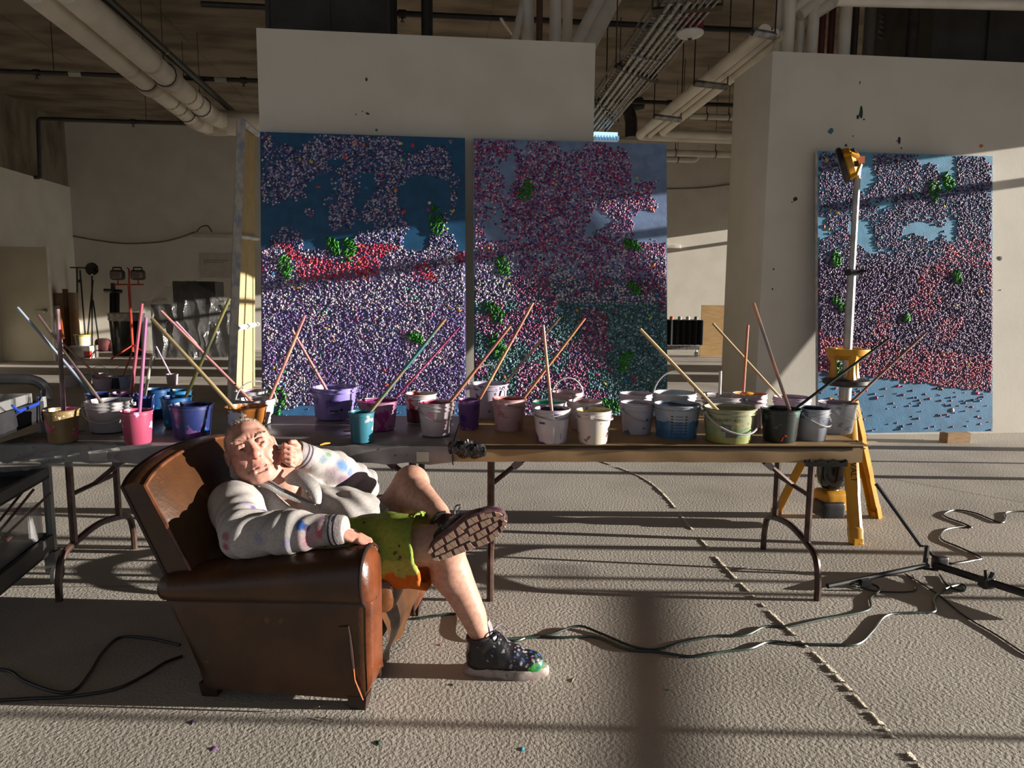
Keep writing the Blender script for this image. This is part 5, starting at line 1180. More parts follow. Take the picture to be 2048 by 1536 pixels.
def flap(inner, outer, nm, th=.007, lift=.010):
    I, O = spline(inner, 4), spline(outer, 4); G = []
    for a, b_ in zip(I, O):
        G.append([a*(1-t)+b_*t+bl_*lift*math.sin(math.pi*(t*.8+.1)) for t in (0, .2, .45, .7, 1)])
    MB().sheet(G, th).build(nm, MC, hood, local=True, smooth=60)
    MB().tube([p_+bl_*.004 for p_ in I], .0034, 6).build('zipper_edge', mat('zip_pale', (136, 132, 132), rough=.6), hood, local=True)
    MB().tube([p_*.86+q_*.14+bl_*.0085 for p_, q_ in zip(I, O)], .0014, 5).build('zipper_line', mat('zip_dark', (60, 58, 66), rough=.4, metal=.4), hood, local=True)
flap([K(572, 455, .375), K(588, 485, .36), K(640, 500, .345), K(700, 520, .33), K(745, 565, .32), K(775, 622, .315)], [K(655, 388, .40), K(690, 410, .385), K(740, 445, .37), K(785, 490, .355), K(808, 550, .34), K(800, 625, .33)], 'collar', lift=.014)
flap([K(345, 455, .335), K(410, 462, .33), K(475, 478, .325), K(545, 520, .32), K(640, 565, .315), K(715, 600, .31), K(775, 624, .31)], [K(330, 495, .315), K(395, 505, .305), K(455, 525, .30), K(525, 565, .295), K(620, 605, .295), K(700, 630, .30), K(768, 636, .305)], 'collar', lift=.006)
MB().sheet([[K(212, 352, .37), K(258, 352, .355)], [K(212, 400, .355), K(296, 396, .343)], [K(216, 448, .345), K(345, 448, .333)], [K(235, 470, .335), K(352, 476, .322)]], .012).build('collar_point', MC, hood, local=True)

# ---- shorts
class Clip:
    """a shape cut off by a plane through o, facing n"""
    def __init__(s, sh, o, n): s.sh, s.o, s.n, s.c, s.R = sh, np.asarray(o), nrm(n), sh.c, sh.R
    def __call__(s, p): return smax(s.sh(p), (p-s.o) @ s.n, .004)
Sh = Field(); pR = J_['hR']+(J_['kR']-J_['hR'])*.80; pL = J_['hL']+(J_['kL']-J_['hL'])*.40
dR, dL = nrm(J_['kR']-J_['hR']), nrm(J_['kL']-J_['hL']); dn_ = np.array([0, 0, -1.0])
Sh.add(Cone(J_['pe']-[.03, 0, .01], J_['pe']+[.03, 0, -.02], .15, .14), .05)
Sh.add(Clip(Cone(J_['hR'], J_['kR'], .128, .120), pR, dR), .03).add(Clip(Cone(J_['hR']+dn_*.03, J_['kR']+dn_*.075, .105, .095), pR, dR), .03).add(Clip(Cone(J_['hL'], J_['kL'], .128, .116), pL, dL), .03)
Sh.sub(Cone(pR-dR*.05, pR+dR*.2, .108, .112), .004).sub(Cone(pR-dR*.05+dn_*.05, pR+dR*.2+dn_*.05, .080, .084), .01).sub(Cone(pL-dL*.05, pL+dL*.2, .106, .108), .004)
Sh.post = lambda p, d: d-.004*np.sin(p[:, 0]*38+2*np.sin(p[:, 2]*24)+p[:, 1]*20)-.003*sn(p, 50)
pts = np.array([J_['pe'], J_['hR'], J_['hL'], pR, pL]); me, P = surface(Sh, pts.min(0)-.2, pts.max(0)+.2, .0052, 'shorts')
nz = sn(P, 45, 1)*.5+sn(P, 110, 2)*.3; tz2 = P[:, 2]+nz*.03
col = np.where((tz2 > .47)[:, None], LIN((122, 138, 58)), np.where((tz2 > .425)[:, None], LIN((150, 148, 72)), np.where((P[:, 0]+nz*.06 < .02)[:, None], LIN((166, 140, 48)), LIN((176, 92, 28)))))
bl2 = (sn(P, 70, 5) > .93) & (P[:, 2] > .36); col[bl2] = LIN((84, 30, 50)); col[(sn(P, 80, 9) > .97)] = LIN((50, 30, 60))
paint_verts(me, col); me.materials.append(mat('shorts_cloth', (255, 255, 255), (230, 230, 230), scale=60, rough=.8, vcol=True, bump=.3, bscale=200, spec=.15)); so = link_mesh('shorts', me, man); so['label'] = 'lime green shorts splashed with orange paint'

# ---- high-top sneakers
def outline(n=40, sc=1.0):
    o = []
    for k in range(n):
        a = 2*math.pi*k/n; cx_ = math.cos(a); x = .147+.147*math.copysign(abs(cx_)**.85, cx_)
        wd = .039+.017*math.exp(-((x-.20)/.075)**2)+.003*math.exp(-((x-.04)/.04)**2)
        o.append((.147+(x-.147)*sc, wd*sc*math.copysign(abs(math.sin(a))**.75, math.sin(a))))
    return o
def shoe(side, label, tread, colr):
    SSC = SCL[side]; o_, M = Ms[side]; wy = 1.22 if side == 'L' else 1.0; T = lambda p: o_+M @ (np.array(p)*[SSC, SSC*wy, SSC])
    Cn = lambda a, b, ra, rb: Cone(a, b, ra*SSC, rb*SSC)
    f = Field(); f.add(Cn(T((.050, 0, .055)), T((.120, 0, .060)), .038, .042), .02).add(Cn(T((.120, 0, .058)), T((.240, 0, .034)), .044, .036), .03).add(Cn(T((.19, 0, .04)), T((.225, 0, .036)), .046, .042), .02)
    f.add(Cn(T((.056, 0, .05)), T((.060, 0, .125)), .040, .046), .02).add(Cn(T((.085, 0, .12)), T((.16, 0, .065)), .038, .036), .03)
    f.cut(lambda p: -((p-o_) @ M[:, 2])+.018, .004).cut(lambda p: ((p-T((.06, 0, .135))) @ (M @ nrm((-.25, 0, 1)))), .006).sub(Cn(T((.064, 0, .115)), T((.066, 0, .20)), .037, .046), .004)
    f.post = lambda p, d: d-.0016*sn(p, 120, 1)
    me, P = surface(f, o_+np.minimum(0, (M @ np.array([[0, 0, 0], [.32, 0, 0], [0, .07, 0], [0, -.07, 0], [0, 0, .2], [.32, 0, .2]]).T).min(1))*1.1-.03, o_+np.maximum(0, (M @ np.array([[0, 0, 0], [.32, 0, 0], [0, .07, 0], [0, -.07, 0], [0, 0, .2], [.32, 0, .2]]).T).max(1))*1.1+.03, .0038, 'shoe')
    L = (P-o_) @ M; L = L/SSC; c = np.tile(LIN(colr[0]), (len(P), 1)); n1 = sn(P, 160, 3); fr = np.clip((L[:, 0]-.10)/.12, 0, 1)
    for thr, cc in ((.60, (150, 150, 160)), (.70, (60, 90, 150)), (.78, (150, 120, 150))): c[(sn(P, 190, thr*9) > thr+.25*(1-fr))] = LIN(cc)
    if side == 'R': c[(L[:, 0] > .215) & (L[:, 2] < .055) & (sn(P, 90, 2) > .0)] = LIN((50, 130, 50)); c[(L[:, 0] > .245) & (sn(P, 120, 5) > .2)] = LIN((40, 100, 90))
    paint_verts(me, c); me.materials.append(mat('shoe_leather', (255, 255, 255), (225, 225, 225), scale=50, rough=.35, vcol=True, bump=.3, bscale=120))
    u = link_mesh('shoe', me, man); u['label'] = label
    G = []
    for (z, s_) in ((.0, .955), (.003, .99), (.014, 1.0), (.026, .99), (.032, .95)): G.append([T((x, y, z)) for (x, y) in outline(44, s_)+outline(44, s_)[:1]])
    mb = MB(); mb.sheet(G); mb.f += [tuple(range(44))[::-1], tuple(4*45+k for k in range(44))]; mb.mi += [0, 0]
    mb.build('midsole', mat('midsole_'+side, colr[1], colr[2], scale=22, rough=.55, lo=.45, hi=.55, spots=colr[3]), u, local=True, smooth=50)
    mt = mat('rubber_tread', (146, 114, 98), (150, 128, 110), scale=30, rough=.6, spots=[(40, .66, (110, 150, 120)), (52, .70, (170, 80, 100))])
    if tread:
        def hw(x):
            c = min(.999, abs((x-.147)/.147)**(1/.85)); wd = .039+.017*math.exp(-((x-.20)/.075)**2)+.003*math.exp(-((x-.04)/.04)**2); return wd*(1-c*c)**.375*.93
        rows = 12
        for i in range(rows):
            x = .018+.0235*i; cols_ = 4 if 6 <= i <= 10 else 3
            for j in range(cols_):
                sx = .0185; sk = .0045*(1 if (i+j) % 2 else -1); xs = (x-sx/2, x+sx/2); xo = .005*(1 if j % 2 else -1)
                def yy_(f, xx): return (-1+2*f)*hw(min(.288, max(.006, xx)))
                f0, f1 = (j+.07)/cols_, (j+.93)/cols_
                base_ = [(xs[0]+xo+sk, yy_(f0, xs[0])), (xs[1]+xo, yy_(f0, xs[1])), (xs[1]+xo+sk, yy_(f1, xs[1])), (xs[0]+xo, yy_(f1, xs[0]))]
                cx_, cy_ = sum(p[0] for p in base_)/4, sum(p[1] for p in base_)/4
                V = [T((a, b_, .001)) for (a, b_) in base_]+[T((cx_+(a-cx_)*.9, cy_+(b_-cy_)*.9, -.0055)) for (a, b_) in base_]
                MB().add(V, [(3, 2, 1, 0), (4, 5, 6, 7), (0, 1, 5, 4), (1, 2, 6, 5), (2, 3, 7, 6), (3, 0, 4, 7)]).build('tread_block', mt, u, local=True, smooth=0)
    ml = mat('lace_cord', (64, 58, 64), (130, 120, 130), scale=60, rough=.7)
    for k in range(6):
        x = .098+.017*k; z = .134-.0155*k; w_ = .036-.0015*k
        MB().tube([T((x-.006, -w_, z-.022)), T((x, -w_*.5, z+.004)), T((x+.004, 0, z+.010)), T((x, w_*.5, z+.004)), T((x-.006, w_, z-.022))], .0032, 6).build('lace', ml, u, local=True)
    for s_ in (-1, 1): MB().tube(spline([T((.10, 0, .15)), T((.125, s_*.03, .158)), T((.15, s_*.035, .135)), T((.125, s_*.02, .138)), T((.105, 0, .148))], 5), .003, 6).build('lace_bow', ml, u, local=True)
    MB().sheet([[T((.10, -.022, .118)), T((.108, 0, .128)), T((.10, .022, .118))], [T((.092, -.02, .16)), T((.098, 0, .17)), T((.092, .02, .16))], [T((.084, -.012, .185)), T((.09, 0, .192)), T((.084, .012, .185))]], .006).build('tongue', mat('tongue_dark', (70, 62, 74), (130, 124, 136), scale=40, rough=.5), u, local=True)
    MB().tube([T((.06+.046*math.cos(a), .046*math.sin(a), .135+.010*math.cos(a))) for a in np.linspace(.9, 2*math.pi-.9, 16)], .006, 6).build('ankle_padding', mat('ankle_pad', (34, 28, 34), rough=.5), u, local=True)
shoe('R', 'paint-splashed black high-top sneaker flat on the floor', False, ((24, 22, 26), (150, 140, 132), (120, 110, 104), [(30, .66, (40, 80, 120)), (26, .70, (70, 150, 170)), (34, .68, (176, 80, 120))]))
shoe('L', 'dark maroon high-top sneaker of the crossed leg, sole towards the viewer', True, ((40, 20, 30), (92, 64, 64), (64, 34, 48), []))
# ================================================================== yellow tripod work light
M_YEL = mat('yellow_plastic', (196, 140, 14), (176, 120, 10), scale=8, rough=.38)
M_BLK = mat('black_plastic_matte', (24, 24, 25), (34, 34, 36), scale=12, rough=.4)
M_ALU = mat('aluminium_pole', (170, 168, 164), (140, 138, 134), scale=9, rough=.35, metal=.35)
L3 = [onZ(1712, 1088), onZ(1552, 1028), onZ(1752, 1034)]
cx = np.mean(L3, 0); ty = cx[1]
tw = thing('tripod_work_light', 'yellow tripod work light standing behind the brown table', 'work light', (cx[0], cx[1], 0))
def tz_(py, px=1697): return onY(px, py, ty)[2]
ap = onY(1690, 860, ty)
PX = onY(1692, 760, ty)[0]; PX2 = onY(1716, 330, ty)[0]
for k, f in enumerate(L3):
    a = np.array([PX, ty, 0])+(f-np.array([PX, ty, 0]))*.16; a[2] = .78
    d = (f-a); d = d/np.linalg.norm(d); side = np.cross(d, (0, 0, 1)); side /= np.linalg.norm(side); outw = np.cross(side, d)
    if outw[2] < 0: outw = -outw
    def q(t, s_, o): return a+(f-a)*t+side*s_+outw*o
    mb = MB(); G = []
    for t, w in ((0, .034), (.3, .036), (.33, .030), (.62, .032), (.66, .028), (.88, .03), (.9, .034), (1.0, .030)):
        G.append([q(t, -w, -.02), q(t, -w, .014), q(t, -w*.6, .02), q(t, w*.6, .02), q(t, w, .014), q(t, w, -.02)])
    mb.sheet(G, -.006)
    lg = mb.build('leg', M_YEL, tw, smooth=30)
    MB().box(tuple(f+[0, 0, .018]), (.05, .05, .036)).build('foot_pad', M_YEL, lg)
    if k == 0:
        # lettering down the near leg
        nrm = outw; M2 = (q(.22, 0, .0212))
        def fn(x, y): p = q(.46, 0, .0285)+d*(x)+side*(-y); return tuple(p)
        tm = text_mesh('DEWALT', .05, fn); tm.build('printed_lettering', M_INK, lg, smooth=0)
MB().tube([(PX, ty, .60), (PX, ty, tz_(760))], .036, 14).build('lower_pole', M_ALU, tw)
MB().tube([(PX, ty, tz_(760)), (PX+(PX2-PX)*.6, ty, tz_(548))], .026, 10).build('middle_pole', M_ALU, tw)
MB().tube([(PX+(PX2-PX)*.6, ty, tz_(548)), (PX2, ty, tz_(322))], .019, 10).build('upper_pole', M_ALU, tw)
c = np.array([PX+(PX2-PX)*.6, ty, tz_(545)]); MB().box(tuple(c), (.055, .07, .035)).tube([c+[.02, -.03, 0], c+[.06, -.05, .01]], .01, 6).build('pole_clamp', M_BLK, tw)
zt = tz_(697); mb = MB()
for a in range(3):
    an = a*2*math.pi/3+.35; px_, py_ = PX+.075*math.cos(an), ty+.075*math.sin(an)
    mb.tube([(PX+.09*math.cos(an), ty+.09*math.sin(an), zt), (PX+.09*math.cos(an), ty+.09*math.sin(an), zt-.05), (px_, py_, zt-.09), (px_, py_, tz_(745)), (px_, py_, tz_(757))], [.03, .028, .018, .022, .03], 6)
mb.lathe([(.06, 0), (.118, .03), (.125, .055), (.125, .066), (.10, .066), (.06, .05)], (PX, ty, zt-.066), 18)
mb.build('yellow_head_bracket', M_YEL, tw, smooth=40)
MB().lathe([(.03, -.02), (.12, -.022), (.135, -.01), (.135, .012), (.12, .02), (.03, .022)], (PX, ty, tz_(763)), 22).build('black_hub_ring', M_BLK, tw)
zb = tz_(975, 1665); zc = tz_(905, 1665); bx = onY(1664, 950, ty)[0]
MB().lathe([(0, 0), (.055, 0), (.08, .03), (.092, .08), (.092, .25), (.06, .27), (0, .27)], (bx, ty, zb), 18).build('motor_drum', mat('gloss_black', (16, 16, 17), rough=.12, spec=.8), tw)
MB().rbox((bx+.0, ty, zb-.075), (.17, .15, .13), .03).build('battery_housing', M_YEL, tw, smooth=50)
MB().rbox((bx-.03, ty-.035, zb-.12), (.15, .13, .10), .015).build('battery_pack', M_BLK, tw, smooth=50)
MB().lathe([(.03, 0), (.045, .0), (.045, .02), (.03, .02)], (bx, ty, zb-.02), 14).build('drum_collar', M_GALV, tw)
# lamp head
hc = onY(1694, 328, ty); R = Matrix.Rotation(math.radians(62), 3, 'Y') @ Matrix.Rotation(math.radians(10), 3, 'X')
R = Vector((-.78, .48, -.30)).to_track_quat('Z', 'Y').to_matrix()
hd = MB().lathe([(0, -.05), (.05, -.05), (.085, -.03), (.095, .0), (.09, .012), (0, .012)], tuple(hc), 16, R).build('lamp_head', M_YEL, tw)
MB().lathe([(.0, .012), (.104, .010), (.108, .03), (.098, .04), (0, .036)], tuple(hc), 18, R).build('black_bezel', M_BLK, hd)
for k in range(4):
    an = k*math.pi/2+.4; mb = MB().tube([hc+np.array(R @ Vector((.035*math.cos(an), .035*math.sin(an), -.065))), hc+np.array(R @ Vector((.09*math.cos(an), .09*math.sin(an), -.03))), hc+np.array(R @ Vector((.10*math.cos(an), .10*math.sin(an), .008)))], .012, 6); mb.build('guard_rib', M_YEL, hd)
    MB().box(tuple(hc+np.array(R @ Vector((.06*math.cos(an+.7), .06*math.sin(an+.7), -.046)))), (.03, .03, .02), R).build('vent_slot', M_BLK, hd)
MB().tube([hc+[.05, 0, .02], (PX2, ty, tz_(322))], .018, 8).box((PX2, ty, tz_(320)), (.05, .05, .04)).build('head_pivot', mat('pivot_orange', (170, 84, 20), rough=.4), tw)

# ================================================================== fallen black light stand
J = onZ(1868, 1133, .05)
fs = thing('fallen_light_stand', 'black light stand lying on its side at the lower right', 'light stand', (J[0], J[1], 0))
u1 = onY(1752, 967, J[1]+.25); e2 = onZ(1655, 1172, .02); e3 = onZ(2140, 1216, .06)
k1 = J+[-.03, .02, .10]
MB().tube([u1, onY(1842, 1092, J[1]+.06), k1+[0, 0, .0], J+[-.05, 0, .02]], [.011, .011, .012, .012], 8).build('raised_leg', M_BLK, fs)
MB().tube([e2, J+[-.12, -.02, .005], J+[-.04, -.01, .01]], .013, 8).build('floor_leg', M_BLK, fs)
MB().tube([J+[0, 0, .01], e3], .019, 8).build('stand_column', M_BLK, fs)
MB().tube([J+[.02, 0, .03], onY(1850, 1095, J[1]+.05)], .008, 6).tube([J+[-.1, 0, .0], J+[.02, 0, -.02]], .007, 6).build('stay_rods', M_BLK, fs)
MB().rbox(tuple(J+[.03, 0, .02]), (.07, .05, .07), .012).build('leg_collar', M_BLK, fs)
c = J+(e3-J)*.42; MB().rbox(tuple(c), (.06, .05, .055), .01).tube([c+[0, 0, .02], c+[-.01, 0, .06]], .008, 6).tube([c+[.02, 0, .02], c+[.03, 0, .05]], .01, 6).build('column_clamp', M_BLK, fs)
c = e2+(J-e2)*.32; MB().box(tuple(c+[0, -.02, -.005]), (.05, .03, .03)).build('cable_plug', M_BLK, fs)
# ================================================================== cables on the floor
M_CAB = mat('black_green_cable', (24, 34, 30), (40, 58, 50), scale=3, rough=.35)
M_CAB2 = mat('black_cable', (20, 20, 20), (34, 34, 34), scale=3, rough=.35)
def cable(pts, r, label, m=None, lift=None):
    P = []
    for i, p in enumerate(pts):
        z = r+.001 if len(p) == 2 else p[2]; P.append(onZ(p[0], p[1], z))
    return one('floor_cable', MB().tube(spline(P, 7), r, 7), m or M_CAB, label, 'cable', (P[0][0], P[0][1], 0), 'cables on the floor')
cable(((838, 1237), (870, 1232), (915, 1229), (960, 1260, .02), (1000, 1276, .02), (1050, 1276), (1100, 1269), (1155, 1252, .012), (1200, 1266), (1260, 1291), (1310, 1299), (1370, 1283), (1430, 1272), (1490, 1270), (1530, 1253), (1580, 1252), (1650, 1237), (1735, 1220), (1741, 1196), (1760, 1178), (1735, 1166), (1700, 1168)), .0055, 'green-black cable running from the armchair to the fallen stand')
cable(((990, 1268), (1025, 1283), (1065, 1272), (1120, 1275), (1190, 1274), (1250, 1298), (1310, 1303), (1385, 1313), (1450, 1303), (1500, 1297), (1540, 1283), (1600, 1288), (1660, 1289), (1715, 1288), (1745, 1262), (1775, 1230), (1840, 1225), (1870, 1222), (1868, 1200), (1885, 1180), (1920, 1169), (1932, 1175), (1925, 1182), (1895, 1170), (1880, 1150)), .0055, 'lower green-black cable that loops beside the fallen stand')
cable(((1885, 1125), (1910, 1127), (1945, 1121), (1962, 1115), (1920, 1095), (1885, 1080), (1882, 1068), (1895, 1058), (1930, 1053), (1943, 1055), (1930, 1048), (1895, 1035), (1888, 1028), (1910, 1020), (1950, 1026), (2000, 1045), (2012, 1035), (2015, 1024), (2070, 1022)), .005, 'grey-black cable curling on the floor behind the fallen stand', M_CAB2)
cable(((1810, 1148), (1840, 1165), (1880, 1192), (1920, 1225), (1950, 1245), (1990, 1268), (2048, 1306), (2080, 1320)), .0035, 'thin black cable crossing the lower right corner', M_CAB2)
cable(((1715, 1175), (1760, 1183), (1822, 1183), (1833, 1172), (1825, 1150)), .0035, 'thin short cable looping under the stand leg', M_CAB2)
cable(((-20, 1338), (20, 1342), (50, 1362), (110, 1383), (150, 1380), (180, 1345), (205, 1305), (240, 1275), (300, 1277), (360, 1290)), .0055, 'upper black cable on the shaded floor left of the armchair', M_CAB2)
cable(((-20, 1402), (60, 1397), (140, 1393), (230, 1378), (290, 1350), (330, 1325), (365, 1312)), .0055, 'lower black cable on the shaded floor left of the armchair', M_CAB2)

# ================================================================== cart at the far left
M_CART = mat('black_cart', (34, 34, 36), (46, 46, 48), scale=7, rough=.4)
M_CLR = mat('clear_box_plastic', (160, 160, 160), rough=.12, alpha=.3, spec=.6)
A = onZ(113, 1076, .22); B = onZ(-60, 1215, .22); dv = (B-A); dv[2] = 0; Lc = max(.75, np.linalg.norm(dv)); dv /= np.linalg.norm(dv); sv = np.array([dv[1], -dv[0], 0])
if sv[0] > 0: sv = -sv
ca = thing('utility_cart', 'black three-tier utility cart at the left end of the tables', 'cart', (A[0], A[1], 0))
def cpt(s_, t, z): p = A+dv*s_*Lc+sv*t*.5; return np.array([p[0], p[1], z])
def zA(py): return onY(113, py, A[1])[2]
def tray(z0, z1, nm):
    mb = MB()
    for (s0, s1, t0, t1) in ((0, 1, 0, .04), (0, 1, .96, 1), (0, .03, 0, 1), (.97, 1, 0, 1)):
        mb.add([cpt(s_, t, z) for z in (z0, z1) for (s_, t) in ((s0, t0), (s1, t0), (s1, t1), (s0, t1))], [(3, 2, 1, 0), (4, 5, 6, 7), (0, 1, 5, 4), (1, 2, 6, 5), (2, 3, 7, 6), (3, 0, 4, 7)])
    mb.add([cpt(s_, t, z) for z in (z0, z0+.012) for (s_, t) in ((0, 0), (1, 0), (1, 1), (0, 1))], [(3, 2, 1, 0), (4, 5, 6, 7), (0, 1, 5, 4), (1, 2, 6, 5), (2, 3, 7, 6), (3, 0, 4, 7)])
    return mb.build(nm, M_CART, ca, smooth=0)
ztop = zA(800)
tray(ztop-.09, ztop, 'top_tray'); tray(zA(952), zA(930), 'middle_tray'); tray(.17, .25, 'bottom_tray')
for (s_, t) in ((.02, .03), (.98, .03), (.02, .97), (.98, .97)):
    MB().tube([cpt(s_, t, .17), cpt(s_, t, ztop+.02)], .022, 8).build('corner_post', mat('cart_post', (120, 120, 118), rough=.4), ca)
    c = cpt(s_, t, 0); w = MB().lathe([(.0, -.014), (.04, -.014), (.05, -.009), (.05, .009), (.04, .014), (0, .014)], (c[0]+.015, c[1], .05), 16, Matrix.Rotation(math.radians(90), 3, 'Y') @ Matrix.Rotation(.0, 3, 'X')); ws = w.build('caster_wheel', mat('caster_rubber', (70, 66, 64), rough=.6), ca)
    MB().box((c[0], c[1], .115), (.05, .055, .10)).build('caster_fork', M_GALV, ws)
hz = zA(770)
MB().tube(spline([cpt(-.0, 0, ztop), cpt(-.03, .02, ztop+.05), cpt(-.02, .1, hz+.02), cpt(0, .3, hz+.03), cpt(0, 1.0, hz+.03)], 5), .024, 8).build('push_handle', M_CART, ca)
bxr = thing('clear_storage_box', 'clear plastic box of wooden offcuts on the cart top', 'box', tuple(cpt(.2, .1, ztop)))
def cbox(root, s0, s1, t0, t1, z0, z1, m, nm):
    mb = MB()
    for (a, b_, c, d) in ((s0, s1, t0, t0+.02), (s0, s1, t1-.02, t1), (s0, s0+.012, t0, t1), (s1-.012, s1, t0, t1)):
        mb.add([cpt(s_, t, z) for z in (z0, z1) for (s_, t) in ((a, c), (b_, c), (b_, d), (a, d))], [(3, 2, 1, 0), (4, 5, 6, 7), (0, 1, 5, 4), (1, 2, 6, 5), (2, 3, 7, 6), (3, 0, 4, 7)])
    mb.add([cpt(s_, t, z0+.002) for (s_, t) in ((s0, t0), (s1, t0), (s1, t1), (s0, t1))], [(0, 1, 2, 3)])
    mb.build(nm, m, root, smooth=0)
cbox(bxr, .06, .6, .08, .9, ztop-.075, ztop+.04, M_CLR, 'box_walls')
for k in range(7):
    MB().rbox(tuple(cpt(.35+.03*k, .25+.08*(k % 3), ztop+.02+.012*k)), (.07, .05, .022), .01, Matrix.Rotation(k*.9, 3, 'Z')).build('wooden_offcut', mat('offcut_wood', (180, 146, 104), (150, 116, 76), scale=9, rough=.7), bxr)
one('blue_scraper', MB().tube([cpt(.15, -.02, ztop+.0), cpt(.4, -.02, ztop-.005)], .008, 6).tube([cpt(.15, -.02, ztop), cpt(.10, -.02, ztop+.03)], .005, 5).tube([cpt(.4, -.02, ztop), cpt(.46, -.02, ztop+.03)], .005, 5), mat('blue_plastic', (30, 60, 150), rough=.4), 'bright blue plastic tool hanging on the cart tray edge', 'tool', tuple(cpt(.2, -.02, ztop)))
bx2 = thing('clear_storage_box', 'clear plastic box of brown sticks on the cart bottom tray', 'box', tuple(cpt(.2, .1, .26)))
cbox(bx2, .08, .95, .06, .9, .252, .42, M_CLR, 'box_walls')
for k in range(6): MB().tube([cpt(.12+.05*k, .3+.07*k, .27+.012*k), cpt(.85, .2+.09*k, .275+.01*k)], .008, 5).build('brown_dowel', mat('dowel_dark', (110, 74, 58), (84, 54, 44), rough=.6), bx2)
for k, (p, q) in enumerate((((-20, 1065), (44, 985)), ((-15, 1080), (68, 978)), ((-10, 1090), (102, 985)))):
    a_, b_ = onY(*p, A[1]-.25), onY(*q, A[1]-.12)
    one('long_dowel', MB().tube([a_, b_], .006, 6), mat('dowel_dark', (0, 0, 0)), '%s long dowel sticking out of the box on the cart' % ('leftmost', 'middle', 'rightmost')[k], 'stick', tuple(a_), 'dowels in the cart box')

# ================================================================== things along the far wall, left
def fpos(px, py): return onZ(px, py)
P = fpos(262, 716); M_RED = mat('red_enamel', (176, 58, 34), (150, 44, 28), scale=9, rough=.4)
wl_ = thing('twin_work_light', 'red tripod stand with two halogen work lamps at the far wall', 'work light', (P[0], P[1], 0))
s_ = axis_depth(P)/FPX; yy = P[1]
def q(px, py): return onY(px, py, yy)
MB().tube([q(266, 704), q(258, 572)], .03, 8).build('stand_pole', M_RED, wl_)
MB().tube([q(258, 590), q(258, 538), q(254, 536)], .02, 8).build('pole_top', M_RED, wl_)
for e in ((222, 718), (308, 718), (292, 700)):
    MB().tube([q(266, 690), onZ(e[0], e[1], .02)], .016, 6).build('tripod_leg', M_RED, wl_)
MB().tube([q(228, 569), q(287, 569)], .018, 6).build('cross_bar', M_RED, wl_)
for px in (235, 276):
    c = q(px, 550); h = MB().rbox(tuple(c), (.30, .14, .22), .06).build('lamp_housing', mat('lamp_grey', (62, 54, 50), rough=.5), wl_, smooth=60)
    MB().rbox(tuple(c+[0, -.065, 0]), (.23, .03, .15), .014).build('lamp_glass', mat('lamp_glass', (110, 92, 86), rough=.15), h)
    MB().tube([c+[-.09, 0, .10], c+[-.08, 0, .16], c+[.08, 0, .16], c+[.09, 0, .10]], .018, 6).build('carry_handle', M_BLK, h)
    MB().tube([c+[0, 0, -.1], c+[0, 0, -.2]], .014, 6).build('lamp_bracket', M_RED, h)
# trash can with liner
P = fpos(243, 713); s_ = axis_depth(P)/FPX; r = 33*s_
tc_ = thing('trash_can', 'black trash can with white bag liner at the far wall', 'trash can', (P[0], P[1]+r, 0)); C = np.array([P[0], P[1]+r, 0]); h = onY(243, 628, C[1])[2]
MB().lathe([(0, 0), (r*.86, 0), (r*.88, .03), (r, h), (r*.94, h), (r*.85, .05), (0, .05)], tuple(C), 22).build('can_body', mat('can_black', (28, 28, 29), rough=.22), tc_)
MB().lathe([(r*.985, h*.84), (r*1.03, h*.88), (r*1.01, h*.93), (r*1.05, h*1.01), (r*.97, h*1.03), (r*.9, h*.9)], tuple(C), 22).build('bag_liner', mat('bag_white', (176, 172, 160), (130, 126, 118), scale=16, rough=.35, bump=.8, bscale=14), tc_)
MB().lathe([(0, h*.8), (r*.9, h*.8)], tuple(C), 18).build('bag_inside', mat('bag_white', (0, 0, 0)), tc_)
# plastic-sheeted pile
P = fpos(375, 718); yy = P[1]+.3; a, b_ = onY(287, 718, yy), onY(470, 718, yy)
pl = thing('sheeted_pile', 'dark pile draped in clear plastic sheeting beside the leaning canvas', 'pile', (P[0], yy, 0))
h1 = onY(300, 600, yy)[2]; h2 = onY(360, 562, yy)[2]
MB().bb(a[0]+.15, b_[0]-.05, yy+.15, yy+1.0, 0, h1*.92).build('dark_crate', mat('crate_dark', (38, 36, 34), (54, 50, 46), scale=4, rough=.7), pl)
MB().bb(a[0]+.6, a[0]+1.5, yy+.25, yy+.9, h1*.92, h2).build('upper_crate', mat('crate_dark', (0, 0, 0)), pl)
G = []; nx_, nz_ = 34, 16
for i in range(nx_):
    t = i/(nx_-1); x = a[0]+(b_[0]-a[0])*t; row = []
    zt = h1+(h2-h1)*max(0, math.sin(math.pi*min(1, max(0, (t-.12)/.7))))**.8
    for j in range(nz_):
        w = j/(nz_-1)
        if w < .65: k = w/.65; z = zt*k; y = yy-.10*(1-k)+.05*math.sin(i*1.3+k*4)*(.3+k)+.03*math.sin(i*2.9+3*k)
        else: k = (w-.65)/.35; z = zt+.03*math.sin(i*1.1); y = yy+.05+k*.9
        row.append((x+.03*math.sin(j*1.7+i*.5), y, max(.005, z+.02*math.sin(i*1.9+j))))
    G.append(row)
MB().sheet(G).build('plastic_sheet', mat('sheeting', (150, 150, 148), (120, 120, 118), scale=5, rough=.14, alpha=.24, spec=.9, bump=.8, bscale=5, bdist=.05), pl, smooth=70)
